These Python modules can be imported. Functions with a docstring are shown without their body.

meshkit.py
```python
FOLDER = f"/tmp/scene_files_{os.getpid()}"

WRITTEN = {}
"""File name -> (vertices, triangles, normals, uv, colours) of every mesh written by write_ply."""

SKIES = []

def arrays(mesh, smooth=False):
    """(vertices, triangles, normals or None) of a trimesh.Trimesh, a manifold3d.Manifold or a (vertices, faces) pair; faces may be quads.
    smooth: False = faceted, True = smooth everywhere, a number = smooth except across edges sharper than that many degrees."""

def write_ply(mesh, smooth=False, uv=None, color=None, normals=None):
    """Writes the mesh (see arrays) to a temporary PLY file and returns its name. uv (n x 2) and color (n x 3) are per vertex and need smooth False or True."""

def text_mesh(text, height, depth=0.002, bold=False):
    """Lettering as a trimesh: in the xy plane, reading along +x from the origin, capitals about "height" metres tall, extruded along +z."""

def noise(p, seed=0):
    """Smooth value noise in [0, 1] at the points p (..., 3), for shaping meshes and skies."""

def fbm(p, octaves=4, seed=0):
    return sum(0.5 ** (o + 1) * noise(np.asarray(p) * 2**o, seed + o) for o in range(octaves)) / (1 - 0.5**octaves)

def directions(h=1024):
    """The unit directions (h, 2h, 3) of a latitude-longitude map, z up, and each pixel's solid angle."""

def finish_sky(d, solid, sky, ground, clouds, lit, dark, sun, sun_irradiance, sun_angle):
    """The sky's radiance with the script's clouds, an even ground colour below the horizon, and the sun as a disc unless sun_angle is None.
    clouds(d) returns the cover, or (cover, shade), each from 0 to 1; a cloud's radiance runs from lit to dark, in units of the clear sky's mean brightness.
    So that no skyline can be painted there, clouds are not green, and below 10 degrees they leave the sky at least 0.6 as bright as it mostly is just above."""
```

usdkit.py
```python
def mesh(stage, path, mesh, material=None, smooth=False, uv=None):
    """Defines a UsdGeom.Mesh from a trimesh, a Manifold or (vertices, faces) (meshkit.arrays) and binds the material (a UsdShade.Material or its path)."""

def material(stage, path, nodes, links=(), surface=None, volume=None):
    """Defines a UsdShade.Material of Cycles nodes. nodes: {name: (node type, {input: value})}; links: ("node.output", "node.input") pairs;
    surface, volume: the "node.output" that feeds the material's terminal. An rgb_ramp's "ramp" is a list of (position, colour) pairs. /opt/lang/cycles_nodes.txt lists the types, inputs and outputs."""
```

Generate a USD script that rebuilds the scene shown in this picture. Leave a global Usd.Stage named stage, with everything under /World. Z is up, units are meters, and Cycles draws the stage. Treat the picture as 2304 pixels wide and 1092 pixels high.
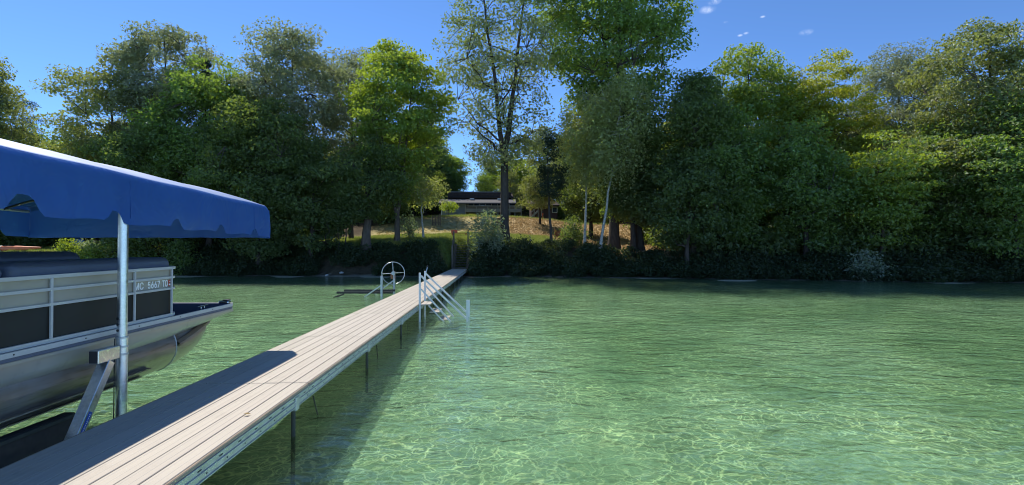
import math, random
import numpy as np, trimesh, usdkit, meshkit
import manifold3d as m3
from scipy.spatial import cKDTree
from pxr import Usd, UsdGeom, UsdLux, UsdShade, Gf, Sdf, Vt

random.seed(7)
stage = Usd.Stage.CreateInMemory()
UsdGeom.SetStageUpAxis(stage, 'Z')
UsdGeom.Xform.Define(stage, '/World')
UsdGeom.Scope.Define(stage, '/World/Looks')
mat = lambda n, *a, **k: usdkit.material(stage, '/World/Looks/' + n, *a, **k)

# ---------------------------------------------------------------- camera, sky, sun, exposure
EYE = np.array([0.0, 0.0, 1.87]); YAW, PITCH, FPX = math.radians(1.94), math.radians(0.83), 1180.0
SUN_DIR = np.array([-1.02, 1.43, 2.17]); SUN_DIR /= np.linalg.norm(SUN_DIR)
EXPOSURE, SUN, SKY = 0.50, 1.05, 0.135
Fw = np.array([math.sin(YAW) * math.cos(PITCH), math.cos(YAW) * math.cos(PITCH), math.sin(PITCH)])
Rt = np.array([math.cos(YAW), -math.sin(YAW), 0.0]); Up = np.cross(Rt, Fw)
cam = UsdGeom.Camera.Define(stage, '/World/camera')
cam.CreateHorizontalApertureAttr(36.0); cam.CreateFocalLengthAttr(36.0 * FPX / 2304)
cam.CreateExposureAttr(EXPOSURE)
cam.AddTransformOp().Set(Gf.Matrix4d(*Rt, 0, *Up, 0, *(-Fw), 0, *EYE, 1))

dome = UsdLux.DomeLight.Define(stage, '/World/sky')
sky_nodes = {
    'sky': ('sky_texture', {'sky_type': 'single_scattering', 'sun_disc': False, 'sun_elevation': math.asin(SUN_DIR[2]),
                            'sun_rotation': math.atan2(SUN_DIR[0], SUN_DIR[1]), 'air_density': 1.0, 'aerosol_density': 0.0, 'ozone_density': 9.0, 'altitude': 3000.0}),
    'hs': ('hsv', {'saturation': 1.03, 'value': 1.05}),
    'bg': ('background_shader', {'strength': SKY}),
    'geo': ('texture_coordinate', {}),
    'n': ('noise_texture', {'scale': 26.0, 'detail': 5.0, 'roughness': 0.6}),
}
sky_links = []
last = None
def px_dir(px, py):
    d = Fw + Rt * (px - 1152) / FPX - Up * (py - 546) / FPX
    return d / np.linalg.norm(d)
for i, (px, py, wdt) in enumerate([(1592, 22, .016), (1606, 4, .014), (1814, 73, .012), (1679, 75, .0055), (1665, 80, .0055), (2258, 79, .019), (1716, 38, .005), (1632, 51, .006)]):
    d = px_dir(px, py)
    sky_nodes[f'v{i}'] = ('vector_math', {'math_type': 'subtract', 'vector2': d})
    sky_nodes[f's{i}'] = ('vector_math', {'math_type': 'multiply', 'vector2': (1.0, 1.0, 2.2)})
    sky_nodes[f'l{i}'] = ('vector_math', {'math_type': 'length'})
    sky_nodes[f'r{i}'] = ('map_range', {'range_type': 'smoothstep', 'from_min': wdt, 'from_max': 0.0, 'to_min': 0.0, 'to_max': 1.0 if wdt > .01 else .8})
    sky_links += [('geo.generated', f'v{i}.vector1'), (f'v{i}.vector', f's{i}.vector1'), (f's{i}.vector', f'l{i}.vector1'), (f'l{i}.value', f'r{i}.value')]
    if last:
        sky_nodes[f'm{i}'] = ('math', {'math_type': 'maximum'})
        sky_links += [(last, f'm{i}.value1'), (f'r{i}.result', f'm{i}.value2')]; last = f'm{i}.value'
    else:
        last = f'r{i}.result'
sky_nodes['wisp'] = ('map_range', {'range_type': 'smoothstep', 'from_min': 0.38, 'from_max': 0.68, 'to_min': 0.0, 'to_max': 0.5})
sky_nodes['cov'] = ('math', {'math_type': 'multiply'})
sky_nodes['mix'] = ('mix_color', {'b': (9.0, 9.4, 10.0), 'use_clamp': False})
sky_links += [('geo.generated', 'n.vector'), ('n.fac', 'wisp.value'), ('wisp.result', 'cov.value1'), (last, 'cov.value2'), ('cov.value', 'mix.fac'),
              ('sky.color', 'hs.color'), ('hs.color', 'mix.a'), ('mix.result', 'bg.color')]
skym = mat('sky_look', sky_nodes, sky_links, surface='bg.background')
UsdShade.MaterialBindingAPI.Apply(dome.GetPrim()).Bind(skym)
dome.GetPrim().SetCustomDataByKey('kind', 'structure')
sun = UsdLux.DistantLight.Define(stage, '/World/sun')
sun.CreateIntensityAttr(SUN); sun.CreateAngleAttr(0.53); sun.CreateColorAttr(Gf.Vec3f(1.0, 0.95, 0.86)); sun.CreateNormalizeAttr(True)
zx = np.cross([0, 0, 1.0], SUN_DIR); zx /= np.linalg.norm(zx); zy = np.cross(SUN_DIR, zx)
sun.AddTransformOp().Set(Gf.Matrix4d(*zx, 0, *zy, 0, *SUN_DIR, 0, 0, 0, 50, 1))

def at(px, py, Y):
    d = Fw + Rt * (px - 1152) / FPX - Up * (py - 546) / FPX
    return EYE + d * Y / d[1]
def X_of(px, Y): return at(px, 563, Y)[0]
def Z_of(py, Y, px=1152): return at(px, py, Y)[2]

# ---------------------------------------------------------------- helpers
used = {}
def numbered(parent, name):
    k = (parent, name); n = used.get(k, 0); used[k] = n + 1
    return f'{parent}/{name}' + (f'_{n:03d}' if n else '')
class Thing:
    def __init__(s, name, label, cat, loc=(0, 0, 0), group=None, kind=None):
        s.loc = np.array(loc, float); s.path = numbered('/World', name)
        s.x = UsdGeom.Xform.Define(stage, s.path); s.x.AddTranslateOp().Set(Gf.Vec3d(*s.loc)); s.prim = s.x.GetPrim()
        s.prim.SetCustomDataByKey('label', label); s.prim.SetCustomDataByKey('category', cat)
        if group: s.prim.SetCustomDataByKey('group', group)
        if kind: s.prim.SetCustomDataByKey('kind', kind)
    def part(s, name, mesh, m, smooth=35, label=None, parent=None, kind=None):
        v, f = vf(mesh)
        p = numbered(parent or s.path, name)
        o = usdkit.mesh(stage, p, trimesh.Trimesh(v - s.loc, f, process=False), m, smooth=smooth)
        if label: o.GetPrim().SetCustomDataByKey('label', label)
        if kind: o.GetPrim().SetCustomDataByKey('kind', kind)
        return p
def single(name, mesh, m, label=None, cat=None, kind=None, group=None, smooth=False):
    v, f = vf(mesh)
    o = usdkit.mesh(stage, numbered('/World', name), trimesh.Trimesh(v, f, process=False), m, smooth=smooth).GetPrim()
    for k, t in (('label', label), ('category', cat), ('kind', kind), ('group', group)):
        if t: o.SetCustomDataByKey(k, t)
    return o
def vf(m):
    if isinstance(m, list): return join(m)
    if hasattr(m, 'to_mesh'):
        q = m.to_mesh(); return np.array(q.vert_properties[:, :3], float), np.array(q.tri_verts, int)
    if isinstance(m, tuple): return np.asarray(m[0], float), np.asarray(m[1], int)
    return np.array(m.vertices, float), np.array(m.faces, int)
def join(ms):
    vs, fs, n = [], [], 0
    for m in ms:
        v, f = vf(m); vs.append(v); fs.append(f + n); n += len(v)
    return np.vstack(vs), np.vstack(fs)
def box(c, size, rz=0, bev=0.0, R=None):
    sx, sy, sz = [s / 2 for s in size]
    if bev > 0:
        b = min(bev, sx * .9, sy * .9, sz * .9)
        pts = []
        for a in (-1, 1):
            for e in (-1, 1):
                for g in (-1, 1):
                    pts += [(a * sx, e * (sy - b), g * (sz - b)), (a * (sx - b), e * sy, g * (sz - b)), (a * (sx - b), e * (sy - b), g * sz)]
        m = trimesh.convex.convex_hull(np.array(pts)); v, f = np.array(m.vertices), np.array(m.faces)
    else:
        m = trimesh.creation.box((2 * sx, 2 * sy, 2 * sz)); v, f = np.array(m.vertices), np.array(m.faces)
    if R is not None: v = v @ np.asarray(R).T
    elif rz: c_, s_ = math.cos(rz), math.sin(rz); v = v @ np.array([[c_, s_, 0], [-s_, c_, 0], [0, 0, 1]])
    return v + np.array(c, float), f
def frame_of(d, upv=(0, 0, 1)):
    d = np.asarray(d, float) / np.linalg.norm(d); u = np.asarray(upv, float)
    if abs(d @ u) > .98: u = np.array([0, 1.0, 0])
    x = np.cross(u, d); x /= np.linalg.norm(x); y = np.cross(d, x)
    return np.stack([x, y, d], 1)
def beam(a, b, w, h, bev=0.004, upv=(0, 0, 1)):
    a, b = np.array(a, float), np.array(b, float); R = frame_of(b - a, upv)
    return box((a + b) / 2, (w, h, np.linalg.norm(b - a)), bev=bev, R=R)
def tubes(P, Rr, sides=6):
    """P (n, k, 3) polylines, Rr (n, k) radii -> one mesh of n open tubes."""
    P = np.asarray(P, float); n, k, _ = P.shape; Rr = np.broadcast_to(np.asarray(Rr, float), (n, k))
    t = np.gradient(P, axis=1); t /= np.linalg.norm(t, axis=2, keepdims=True) + 1e-12
    ref = np.where(np.abs(t[:, :1, 2:3]) < .9, [0, 0, 1.0], [1.0, 0, 0]); ref = np.broadcast_to(ref, t.shape)
    a = np.cross(t, ref); a /= np.linalg.norm(a, axis=2, keepdims=True) + 1e-12; b = np.cross(t, a)
    g = np.arange(sides) * 2 * np.pi / sides
    v = P[:, :, None] + Rr[:, :, None, None] * (np.cos(g)[:, None] * a[:, :, None] + np.sin(g)[:, None] * b[:, :, None])
    i, j, l = np.meshgrid(np.arange(n), np.arange(k - 1), np.arange(sides), indexing='ij')
    w = lambda jj, ll: (i * k + jj) * sides + ll % sides
    q = np.stack([w(j, l), w(j, l + 1), w(j + 1, l + 1), w(j + 1, l)], -1).reshape(-1, 4)
    return v.reshape(-1, 3), np.vstack([q[:, [0, 2, 1]], q[:, [0, 3, 2]]])
def pipe(pts, r, sides=12, caps=True):
    pts = np.asarray(pts, float); rr = np.broadcast_to(np.asarray(r, float), (len(pts),))
    v, f = tubes(pts[None], rr[None], sides)
    if caps:
        n = len(v); v = np.vstack([v, pts[0], pts[-1]]); e = len(pts) - 1
        s = np.arange(sides); f = np.vstack([f, np.stack([np.full(sides, n), s, (s + 1) % sides], 1)[:, ::-1][:, [0, 1, 2]], np.stack([np.full(sides, n + 1), e * sides + s, e * sides + (s + 1) % sides], 1)])
    return v, f
def grid_mesh(P):
    n, k, _ = P.shape
    i, j = np.meshgrid(np.arange(n - 1), np.arange(k - 1), indexing='ij')
    q = np.stack([i * k + j, (i + 1) * k + j, (i + 1) * k + j + 1, i * k + j + 1], -1).reshape(-1, 4)
    return P.reshape(-1, 3), np.vstack([q[:, [0, 1, 2]], q[:, [0, 2, 3]]])
def rbox(lo, hi, r, seg=16):
    lo, hi = np.array(lo, float) + r, np.array(hi, float) - r
    s = m3.Manifold.sphere(r, seg)
    return m3.Manifold.batch_hull([s.translate((float(x), float(y), float(z))) for x in (lo[0], hi[0]) for y in (lo[1], hi[1]) for z in (lo[2], hi[2])])
def ss(a, b, x): t = np.clip((np.asarray(x, float) - a) / (b - a), 0, 1); return t * t * (3 - 2 * t)

# ---------------------------------------------------------------- materials
def plain(name, col, rough=.5, metal=0., var=.12, scale=6., bump=0., bscale=40., spec=.5, stretch=(1, 1, 1), dirt=None, dirt_amt=.5, dirt_scale=1.5, coat=0.):
    c = np.array(col, float)
    nd = {'g': ('geometry', {}), 'mp': ('mapping', {'scale': stretch}), 'n': ('noise_texture', {'scale': scale, 'detail': 4.0, 'roughness': .6}),
          'r': ('rgb_ramp', {'ramp': [(.3, c * (1 - var)), (.7, np.minimum(c * (1 + var), .95))]}),
          'p': ('principled_bsdf', {'roughness': rough, 'metallic': metal, 'specular_ior_level': spec, 'coat_weight': coat})}
    lk = [('g.position', 'mp.vector'), ('mp.vector', 'n.vector'), ('n.fac', 'r.fac')]
    src = 'r.color'
    if dirt is not None:
        nd['dn'] = ('noise_texture', {'scale': dirt_scale, 'detail': 6.0, 'roughness': .7})
        nd['dm'] = ('map_range', {'range_type': 'smoothstep', 'from_min': .48, 'from_max': .72, 'to_min': 0.0, 'to_max': dirt_amt})
        nd['dx'] = ('mix_color', {'b': dirt})
        lk += [('g.position', 'dn.vector'), ('dn.fac', 'dm.value'), ('dm.result', 'dx.fac'), (src, 'dx.a')]; src = 'dx.result'
    lk.append((src, 'p.base_color'))
    nd['rv'] = ('map_range', {'from_min': .3, 'from_max': .7, 'to_min': max(rough - .08, .02), 'to_max': min(rough + .1, 1.)}); lk += [('n.fac', 'rv.value'), ('rv.result', 'p.roughness')]
    if bump:
        nd['bn'] = ('noise_texture', {'scale': bscale, 'detail': 3.0}); nd['b'] = ('bump', {'strength': 1.0, 'distance': bump})
        lk += [('mp.vector', 'bn.vector'), ('bn.fac', 'b.height'), ('b.normal', 'p.normal')]
    return mat(name, nd, lk, surface='p.BSDF')

def leaf(name, col, trans, gloss=.10, rough=.55, hue=.42):
    """Leaf: diffuse + translucent + a little gloss; tone varies from leaf to leaf and from spray to spray."""
    c, t = np.array(col, float), np.array(trans, float)
    nd = {'g': ('geometry', {}), 'n': ('noise_texture', {'scale': .55, 'detail': 2.0}),
          'add': ('math', {'math_type': 'multiply_add', 'value2': .72, 'value3': -.08}),
          'sum': ('math', {'math_type': 'multiply_add', 'value2': .5}),
          'r': ('rgb_ramp', {'ramp': [(.2, c * (1 - hue)), (.55, c), (.9, c * (1 + hue * 1.3) * np.array([1.12, 1.0, .9]))]}),
          'rt': ('rgb_ramp', {'ramp': [(.2, t * (1 - hue)), (.55, t), (.9, t * (1 + hue) * np.array([1.12, 1.0, .85]))]}),
          'd': ('diffuse_bsdf', {}), 't': ('translucent_bsdf', {}), 'a': ('add_closure', {}),
          'gl': ('glossy_bsdf', {'roughness': rough, 'color': (.9, .95, 1.0)}), 'm': ('mix_closure', {'fac': gloss})}
    lk = [('g.position', 'n.vector'), ('g.random_per_island', 'add.value1'), ('n.fac', 'sum.value1'), ('add.value', 'sum.value3'),
          ('sum.value', 'r.fac'), ('sum.value', 'rt.fac'), ('r.color', 'd.color'), ('rt.color', 't.color'),
          ('d.BSDF', 'a.closure1'), ('t.BSDF', 'a.closure2'), ('a.closure', 'm.closure1'), ('gl.BSDF', 'm.closure2')]
    return mat(name, nd, lk, surface='m.closure')
L = {  # one look per kind of leaf
    'maple': leaf('maple_leaf', (.10, .16, .035), (0.266, 0.392, 0.029), .06),
    'maple_bright': leaf('bright_maple_leaf', (.13, .20, .032), (0.364, 0.459, 0.024), .06),
    'locust': leaf('locust_leaf', (.19, .245, .03), (0.500, 0.500, 0.022), .05),
    'poplar': leaf('poplar_leaf', (.16, .18, .07), (0.238, 0.304, 0.055), .10),
    'silver': leaf('silver_leaf', (.20, .215, .11), (0.252, 0.290, 0.099), .11),
    'olive': leaf('olive_leaf', (.14, .165, .055), (0.280, 0.317, 0.044), .08),
    'birch': leaf('birch_leaf', (.22, .25, .09), (0.420, 0.459, 0.072), .08),
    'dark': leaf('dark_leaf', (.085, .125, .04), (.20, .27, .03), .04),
    'cedar': leaf('cedar_leaf', (.030, .055, .028), (.022, .045, .012), .05, .5),
    'spruce': leaf('spruce_needle', (.035, .065, .05), (.02, .04, .02), .05, .5),
    'shrub': leaf('shrub_leaf', (.15, .185, .12), (0.280, 0.365, 0.110), .10),
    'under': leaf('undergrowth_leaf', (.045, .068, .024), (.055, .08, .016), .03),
    'grass': leaf('grass_blade', (.16, .20, .055), (.26, .31, .05), .04, .5),
    'straw': leaf('dry_grass_blade', (.40, .34, .15), (.34, .28, .10), .03, .6),
    'litter': leaf('fallen_leaf', (.56, .42, .23), (.20, .14, .06), .03, .6, .45),
}
bark = plain('grey_brown_bark', (.085, .068, .055), .9, var=.35, scale=7, bump=.03, bscale=16, stretch=(1, 1, .25), spec=.2)
bark_dark = plain('dark_bark', (.055, .045, .038), .9, var=.35, scale=8, bump=.03, bscale=16, stretch=(1, 1, .25), spec=.2)
bark_birch = plain('white_birch_bark', (.31, .295, .26), .75, var=.15, scale=5, stretch=(.4, .4, 4), dirt=(.09, .08, .07), dirt_amt=.8, dirt_scale=5)
alu = plain('mill_aluminium', (.72, .73, .74), .30, metal=1., var=.02, scale=5, dirt=(.52, .51, .49), dirt_amt=.18, dirt_scale=4)
alu_dull = plain('weathered_aluminium', (.52, .53, .52), .48, metal=.85, var=.14, scale=10, dirt=(.30, .29, .25), dirt_amt=.6, dirt_scale=5)
alu_dark = plain('shade_dark_metal', (.045, .047, .036), .8, metal=.0, var=.3, scale=9)  # near-black tone stands in for the shadow on the dock legs
alu_paint = plain('pale_grey_rail_paint', (.43, .43, .41), .4, var=.05, scale=8, coat=.2)
tube_metal = plain('brushed_pontoon_metal', (.36, .32, .28), .40, metal=1., var=.10, scale=14, stretch=(3, .25, 3), dirt=(.25, .21, .17), dirt_amt=.35, dirt_scale=2.5)
skirt_m = plain('beige_skirt_metal', (.38, .355, .30), .4, metal=.5, var=.05, scale=5)
panel_beige = plain('beige_panel_paint', (.31, .285, .225), .38, var=.06, scale=4, coat=.2)
panel_dark = plain('dark_panel_paint', (.022, .024, .021), .5, var=.15, scale=3, spec=.25)
vinyl = plain('slate_vinyl', (.085, .10, .135), .5, var=.08, scale=10, bump=.002, bscale=120)
vinyl_tan = plain('tan_vinyl', (.42, .38, .29), .5, var=.06, scale=10, bump=.002, bscale=120)
carpet = plain('navy_carpet', (.045, .055, .09), .95, var=.25, scale=60, bump=.004, bscale=250, spec=.1)
chrome = plain('chrome', (.75, .76, .78), .12, metal=1., var=.03)
black = plain('black_plastic', (.02, .02, .022), .45, var=.2)
white_let = plain('white_lettering', (.80, .80, .78), .5, var=.03)
red_tag = plain('red_sticker', (.55, .08, .05), .5, var=.1)
blue_tag = plain('blue_sticker', (.02, .08, .40), .4, var=.08)
rust = plain('rusty_steel', (.26, .11, .05), .8, var=.35, scale=6, bump=.004)
galv = plain('galvanised_pipe', (.42, .43, .43), .36, metal=.9, var=.1, scale=10, dirt=(.38, .38, .36), dirt_amt=.5, dirt_scale=6)
bunk = plain('dark_bunk_carpet', (.042, .038, .034), .95, var=.3, scale=20)
old_wood = plain('weathered_stair_wood', (.13, .105, .08), .85, var=.3, scale=8, bump=.004, stretch=(.3, 3, 3))
red_wood = plain('red_stained_wood', (.40, .10, .045), .7, var=.25, scale=6)
rock_m = plain('pale_rock', (.34, .33, .31), .85, var=.2, scale=6, bump=.02, bscale=9)
siding = plain('blue_grey_siding', (.21, .245, .27), .6, var=.06, scale=2)
white_trim = plain('white_trim', (.62, .62, .60), .5, var=.05)
roof_grey = plain('grey_shingles', (.095, .09, .09), .9, var=.25, scale=4, bump=.01, bscale=14)
roof_brown = plain('brown_shingles', (.06, .045, .038), .9, var=.25, scale=4, bump=.01, bscale=14, spec=.1)
deck_grey = plain('greyed_deck_wood', (.24, .22, .19), .8, var=.15, scale=4, stretch=(.3, 3, 3))
shed_red = plain('red_brown_boards', (.075, .036, .027), .8, var=.2, scale=4, stretch=(4, 4, .4))
orange_pl = plain('orange_plastic', (.62, .16, .06), .4, var=.1, scale=2)
white_pl = plain('white_plastic', (.70, .66, .60), .4, var=.06)
tarp_m = plain('blue_tarp', (.05, .17, .42), .5, var=.15, scale=3)
sand_m = plain('pale_sand', (.50, .46, .38), .9, var=.15, scale=9, bump=.01)
rope_m = plain('dark_cable', (.05, .05, .05), .6)
pane = mat('window_glass', {'p': ('principled_bsdf', {'base_color': (.02, .03, .04), 'roughness': .06, 'specular_ior_level': .9})}, surface='p.BSDF')

def plank_mat(i, col):
    c = np.array(col)
    return mat(f'deck_plank_{i}', {
        'g': ('geometry', {}), 'mp': ('mapping', {'scale': (9.0, .5, 1.0)}), 'n': ('noise_texture', {'scale': 3.0, 'detail': 5.0, 'roughness': .65}),
        'r': ('rgb_ramp', {'ramp': [(.25, c * .94), (.75, c * 1.04)]}),
        'dn': ('noise_texture', {'scale': 2.2, 'detail': 7.0, 'roughness': .75}), 'dm': ('map_range', {'range_type': 'smoothstep', 'from_min': .52, 'from_max': .78, 'to_min': 0., 'to_max': .45}),
        'dx': ('mix_color', {'b': (.27, .23, .18)}),
        'w': ('wave_texture', {'wave_type': 'bands', 'bands_direction': 'x', 'profile': 'sine', 'scale': 9.0}),
        'b': ('bump', {'strength': .10, 'distance': .003}), 'b2': ('bump', {'strength': .4, 'distance': .003}), 'n2': ('noise_texture', {'scale': 160., 'detail': 2.}),
        'p': ('principled_bsdf', {'roughness': .62, 'specular_ior_level': .35})},
        [('g.position', 'mp.vector'), ('mp.vector', 'n.vector'), ('n.fac', 'r.fac'), ('g.position', 'dn.vector'), ('dn.fac', 'dm.value'), ('dm.result', 'dx.fac'),
         ('r.color', 'dx.a'), ('dx.result', 'p.base_color'), ('g.position', 'w.vector'), ('g.position', 'n2.vector'), ('n2.fac', 'b2.height'), ('b2.normal', 'b.normal'),
         ('w.fac', 'b.height'), ('b.normal', 'p.normal')], surface='p.BSDF')
PLANK = [plank_mat(i, c) for i, c in enumerate([(.455, .40, .325), (.48, .425, .345), (.43, .38, .305), (.465, .41, .335)])]

# canopy vinyl: thin, lets some blue light through
canopy_m = mat('blue_canopy_vinyl', {
    'g': ('geometry', {}), 'n': ('noise_texture', {'scale': 1.3, 'detail': 4.0}), 'r': ('rgb_ramp', {'ramp': [(.3, (.024, .095, .36)), (.7, (.031, .115, .42))]}),
    'n2': ('noise_texture', {'scale': 2.6, 'detail': 3.0, 'distortion': 1.0}), 'b': ('bump', {'strength': .7, 'distance': .030}),
    'st': ('mapping', {'scale': (0.2, 3.2, .25)}), 'sn': ('noise_texture', {'scale': 1.0, 'detail': 3.}), 'sm': ('map_range', {'range_type': 'smoothstep', 'from_min': .64, 'from_max': .78, 'to_min': 0., 'to_max': .35}),
    'sx': ('mix_color', {'b': (.10, .075, .075)}),
    'p': ('principled_bsdf', {'roughness': .34, 'specular_ior_level': .6}), 't': ('translucent_bsdf', {'color': (.03, .12, .42)}), 'm': ('mix_closure', {'fac': .06})},
    [('g.position', 'n.vector'), ('n.fac', 'r.fac'), ('r.color', 'sx.a'), ('g.position', 'st.vector'), ('st.vector', 'sn.vector'), ('sn.fac', 'sm.value'), ('sm.result', 'sx.fac'), ('sx.result', 'p.base_color'),
     ('g.position', 'n2.vector'), ('n2.fac', 'b.height'), ('b.normal', 'p.normal'), ('p.BSDF', 'm.closure1'), ('t.BSDF', 'm.closure2')], surface='m.closure')

canopy_top_m = mat('painted_glare_vinyl', {  # pale colour stands in for sun and sky glare on the canopy edge
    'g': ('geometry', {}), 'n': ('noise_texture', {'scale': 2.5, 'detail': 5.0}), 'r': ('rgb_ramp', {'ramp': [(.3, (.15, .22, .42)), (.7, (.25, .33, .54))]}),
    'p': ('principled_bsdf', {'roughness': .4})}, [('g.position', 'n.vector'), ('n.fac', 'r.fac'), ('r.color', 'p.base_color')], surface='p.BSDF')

# ---------------------------------------------------------------- ground: one sheet, lake bed and land
SX = np.array([-400, -150, -60, -45, -23, -10, 0, 8, 15, 22, 30, 60, 150, 400.]); SY = np.array([70, 52, 45, 42.5, 39, 37.6, 36.8, 35.6, 33.2, 30.6, 28.6, 24, 12, -10.])
BX = np.array([-60, -38, -30, -20, -16, -9, -3, 3, 7, 11, 20, 60.]); BZ = np.array([1.6, 1.6, 1.7, 1.9, 1.95, 2.25, 2.4, 2.3, 1.9, 1.35, 1.2, 1.2])
shore = lambda X: np.interp(X, SX, SY) + .35 * np.sin(X * .7) + .2 * np.sin(X * 1.9 + 1)
def ground(X, Y):
    X, Y = np.asarray(X, float), np.asarray(Y, float); d = Y - shore(X)
    bed = -(.011 * np.clip(-d, 0, 25) + .036 * np.clip(-d - 25, 0, 40) + .01 * np.clip(-d - 65, 0, 200))
    d2 = d - 3.4 * np.exp(-np.abs((X + 2.6) / 1.35) ** 4) * (d > 0)
    B = np.interp(X, BX, BZ); hx = .25 + .75 * ss(-30, -12, X)
    land = B * ss(.5, 4.2, d2) + .03 * np.clip(d, 0, 4) + .085 * np.clip(d - 4, 0, 11.5) * (.3 + .7 * ss(-32, -14, X)) + 2.6 * hx * ss(51, 66, Y) + .07 * np.clip(Y - 66, 0, 80) * hx + .26 * np.clip(Y - 87, 0, 13)
    n = meshkit.fbm(np.stack([X * .35, Y * .35, 0 * X], -1), 3, 3) - .5
    return np.where(d < 0, bed + .08 * n, land + .22 * n * ss(.5, 5, d) + .1 * n * ss(0, 1, d))
gx = np.unique(np.concatenate([np.linspace(-400, -70, 25), np.arange(-70, 60, .55), np.linspace(60, 400, 25)]))
gy = np.unique(np.concatenate([np.linspace(-300, -10, 25), np.arange(-10, 26, 1.0), np.arange(26, 70, .45), np.arange(70, 110, 1.5), np.linspace(110, 420, 25)]))
GX, GY = np.meshgrid(gx, gy, indexing='ij'); GZ = ground(GX, GY)
gv, gf = grid_mesh(np.stack([GX, GY, GZ], -1))
D = (GY - shore(GX)).ravel(); xx, yy = GX.ravel(), GY.ravel()
nz = meshkit.fbm(np.stack([xx * .3, yy * .3, 0 * xx], -1), 4, 11)
C = lambda *c: np.array(c)
col = np.tile(C(.075, .055, .035), (len(D), 1)).astype(float)               # forest floor
def lay(c, w):
    global col
    w = np.clip(w, 0, 1)[:, None]; col = col * (1 - w) + np.array(c) * w
lay((.15, .20, .05), ss(3.0, 4.4, D) * ss(-17.5, -16, xx) * (1 - ss(3, 7, xx)) * (1 - ss(50, 54, yy)))                        # lower lawn
lay((.11, .17, .035), ss(2.2, 3.4, D) * ss(-75, -70, xx) * (1 - ss(-30, -27, xx)) * (1 - ss(75, 80, yy)))                     # left neighbour's lawn
lay((.42, .35, .16), ss(50, 53, yy) * ss(-14, -12, xx) * (1 - ss(1.0, 2.5, xx)) * (1 - ss(65, 67, yy)))                      # dry grass on the slope
lay((.52, .38, .20), ss(46, 50, yy) * ss(0.5, 2.5, xx) * (1 - ss(18, 24, xx)) * (1 - ss(64, 66, yy)))                       # leaf litter slope
lay((.40, .26, .14), ss(2.5, 4, D) * ss(6.5, 8.5, xx) * (1 - ss(17, 21, xx)) * (1 - ss(47, 50, yy)))
lay((.17, .19, .05), ss(63.5, 66, yy) * ss(-14, -12, xx) * (1 - ss(16, 20, xx)) * (1 - ss(85, 90, yy)))                      # grass by the house
lay((.24, .20, .09), ss(2.8, 3.6, D) * ss(-19, -17.5, xx) * (1 - ss(-14.5, -13, xx)) * (1 - ss(52, 56, yy)) * ss(.35, .5, nz))
lay((.42, .38, .31), ss(40.5, 41.2, yy - .0 * xx) * ss(-33.5, -32.5, xx) * (1 - ss(-29, -28, xx)) * (1 - ss(46.5, 47.5, yy)) * 0.9)  # sandy path
lay((.10, .08, .05), (1 - ss(2.6, 3.6, D)) * ss(0, .6, D))
lay((.50, .46, .37), ss(-.5, -.2, D) * (1 - ss(.4, .8, D)) * ss(-13.5, -12.5, xx) * (1 - ss(-8.4, -7.2, xx)))              # beach patch
lay((.34, .31, .24), ss(-1.5, -.4, D) * (1 - ss(.3, .9, D)) * .7)
bedw = 1 - ss(-1.2, -.1, D)
lay((.55, .56, .46), bedw)
lay((.37, .42, .30), bedw * ss(.48, .64, nz) * .8)
lay((.52, .45, .27), bedw * ss(-9, -2, D) * .6)
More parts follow.
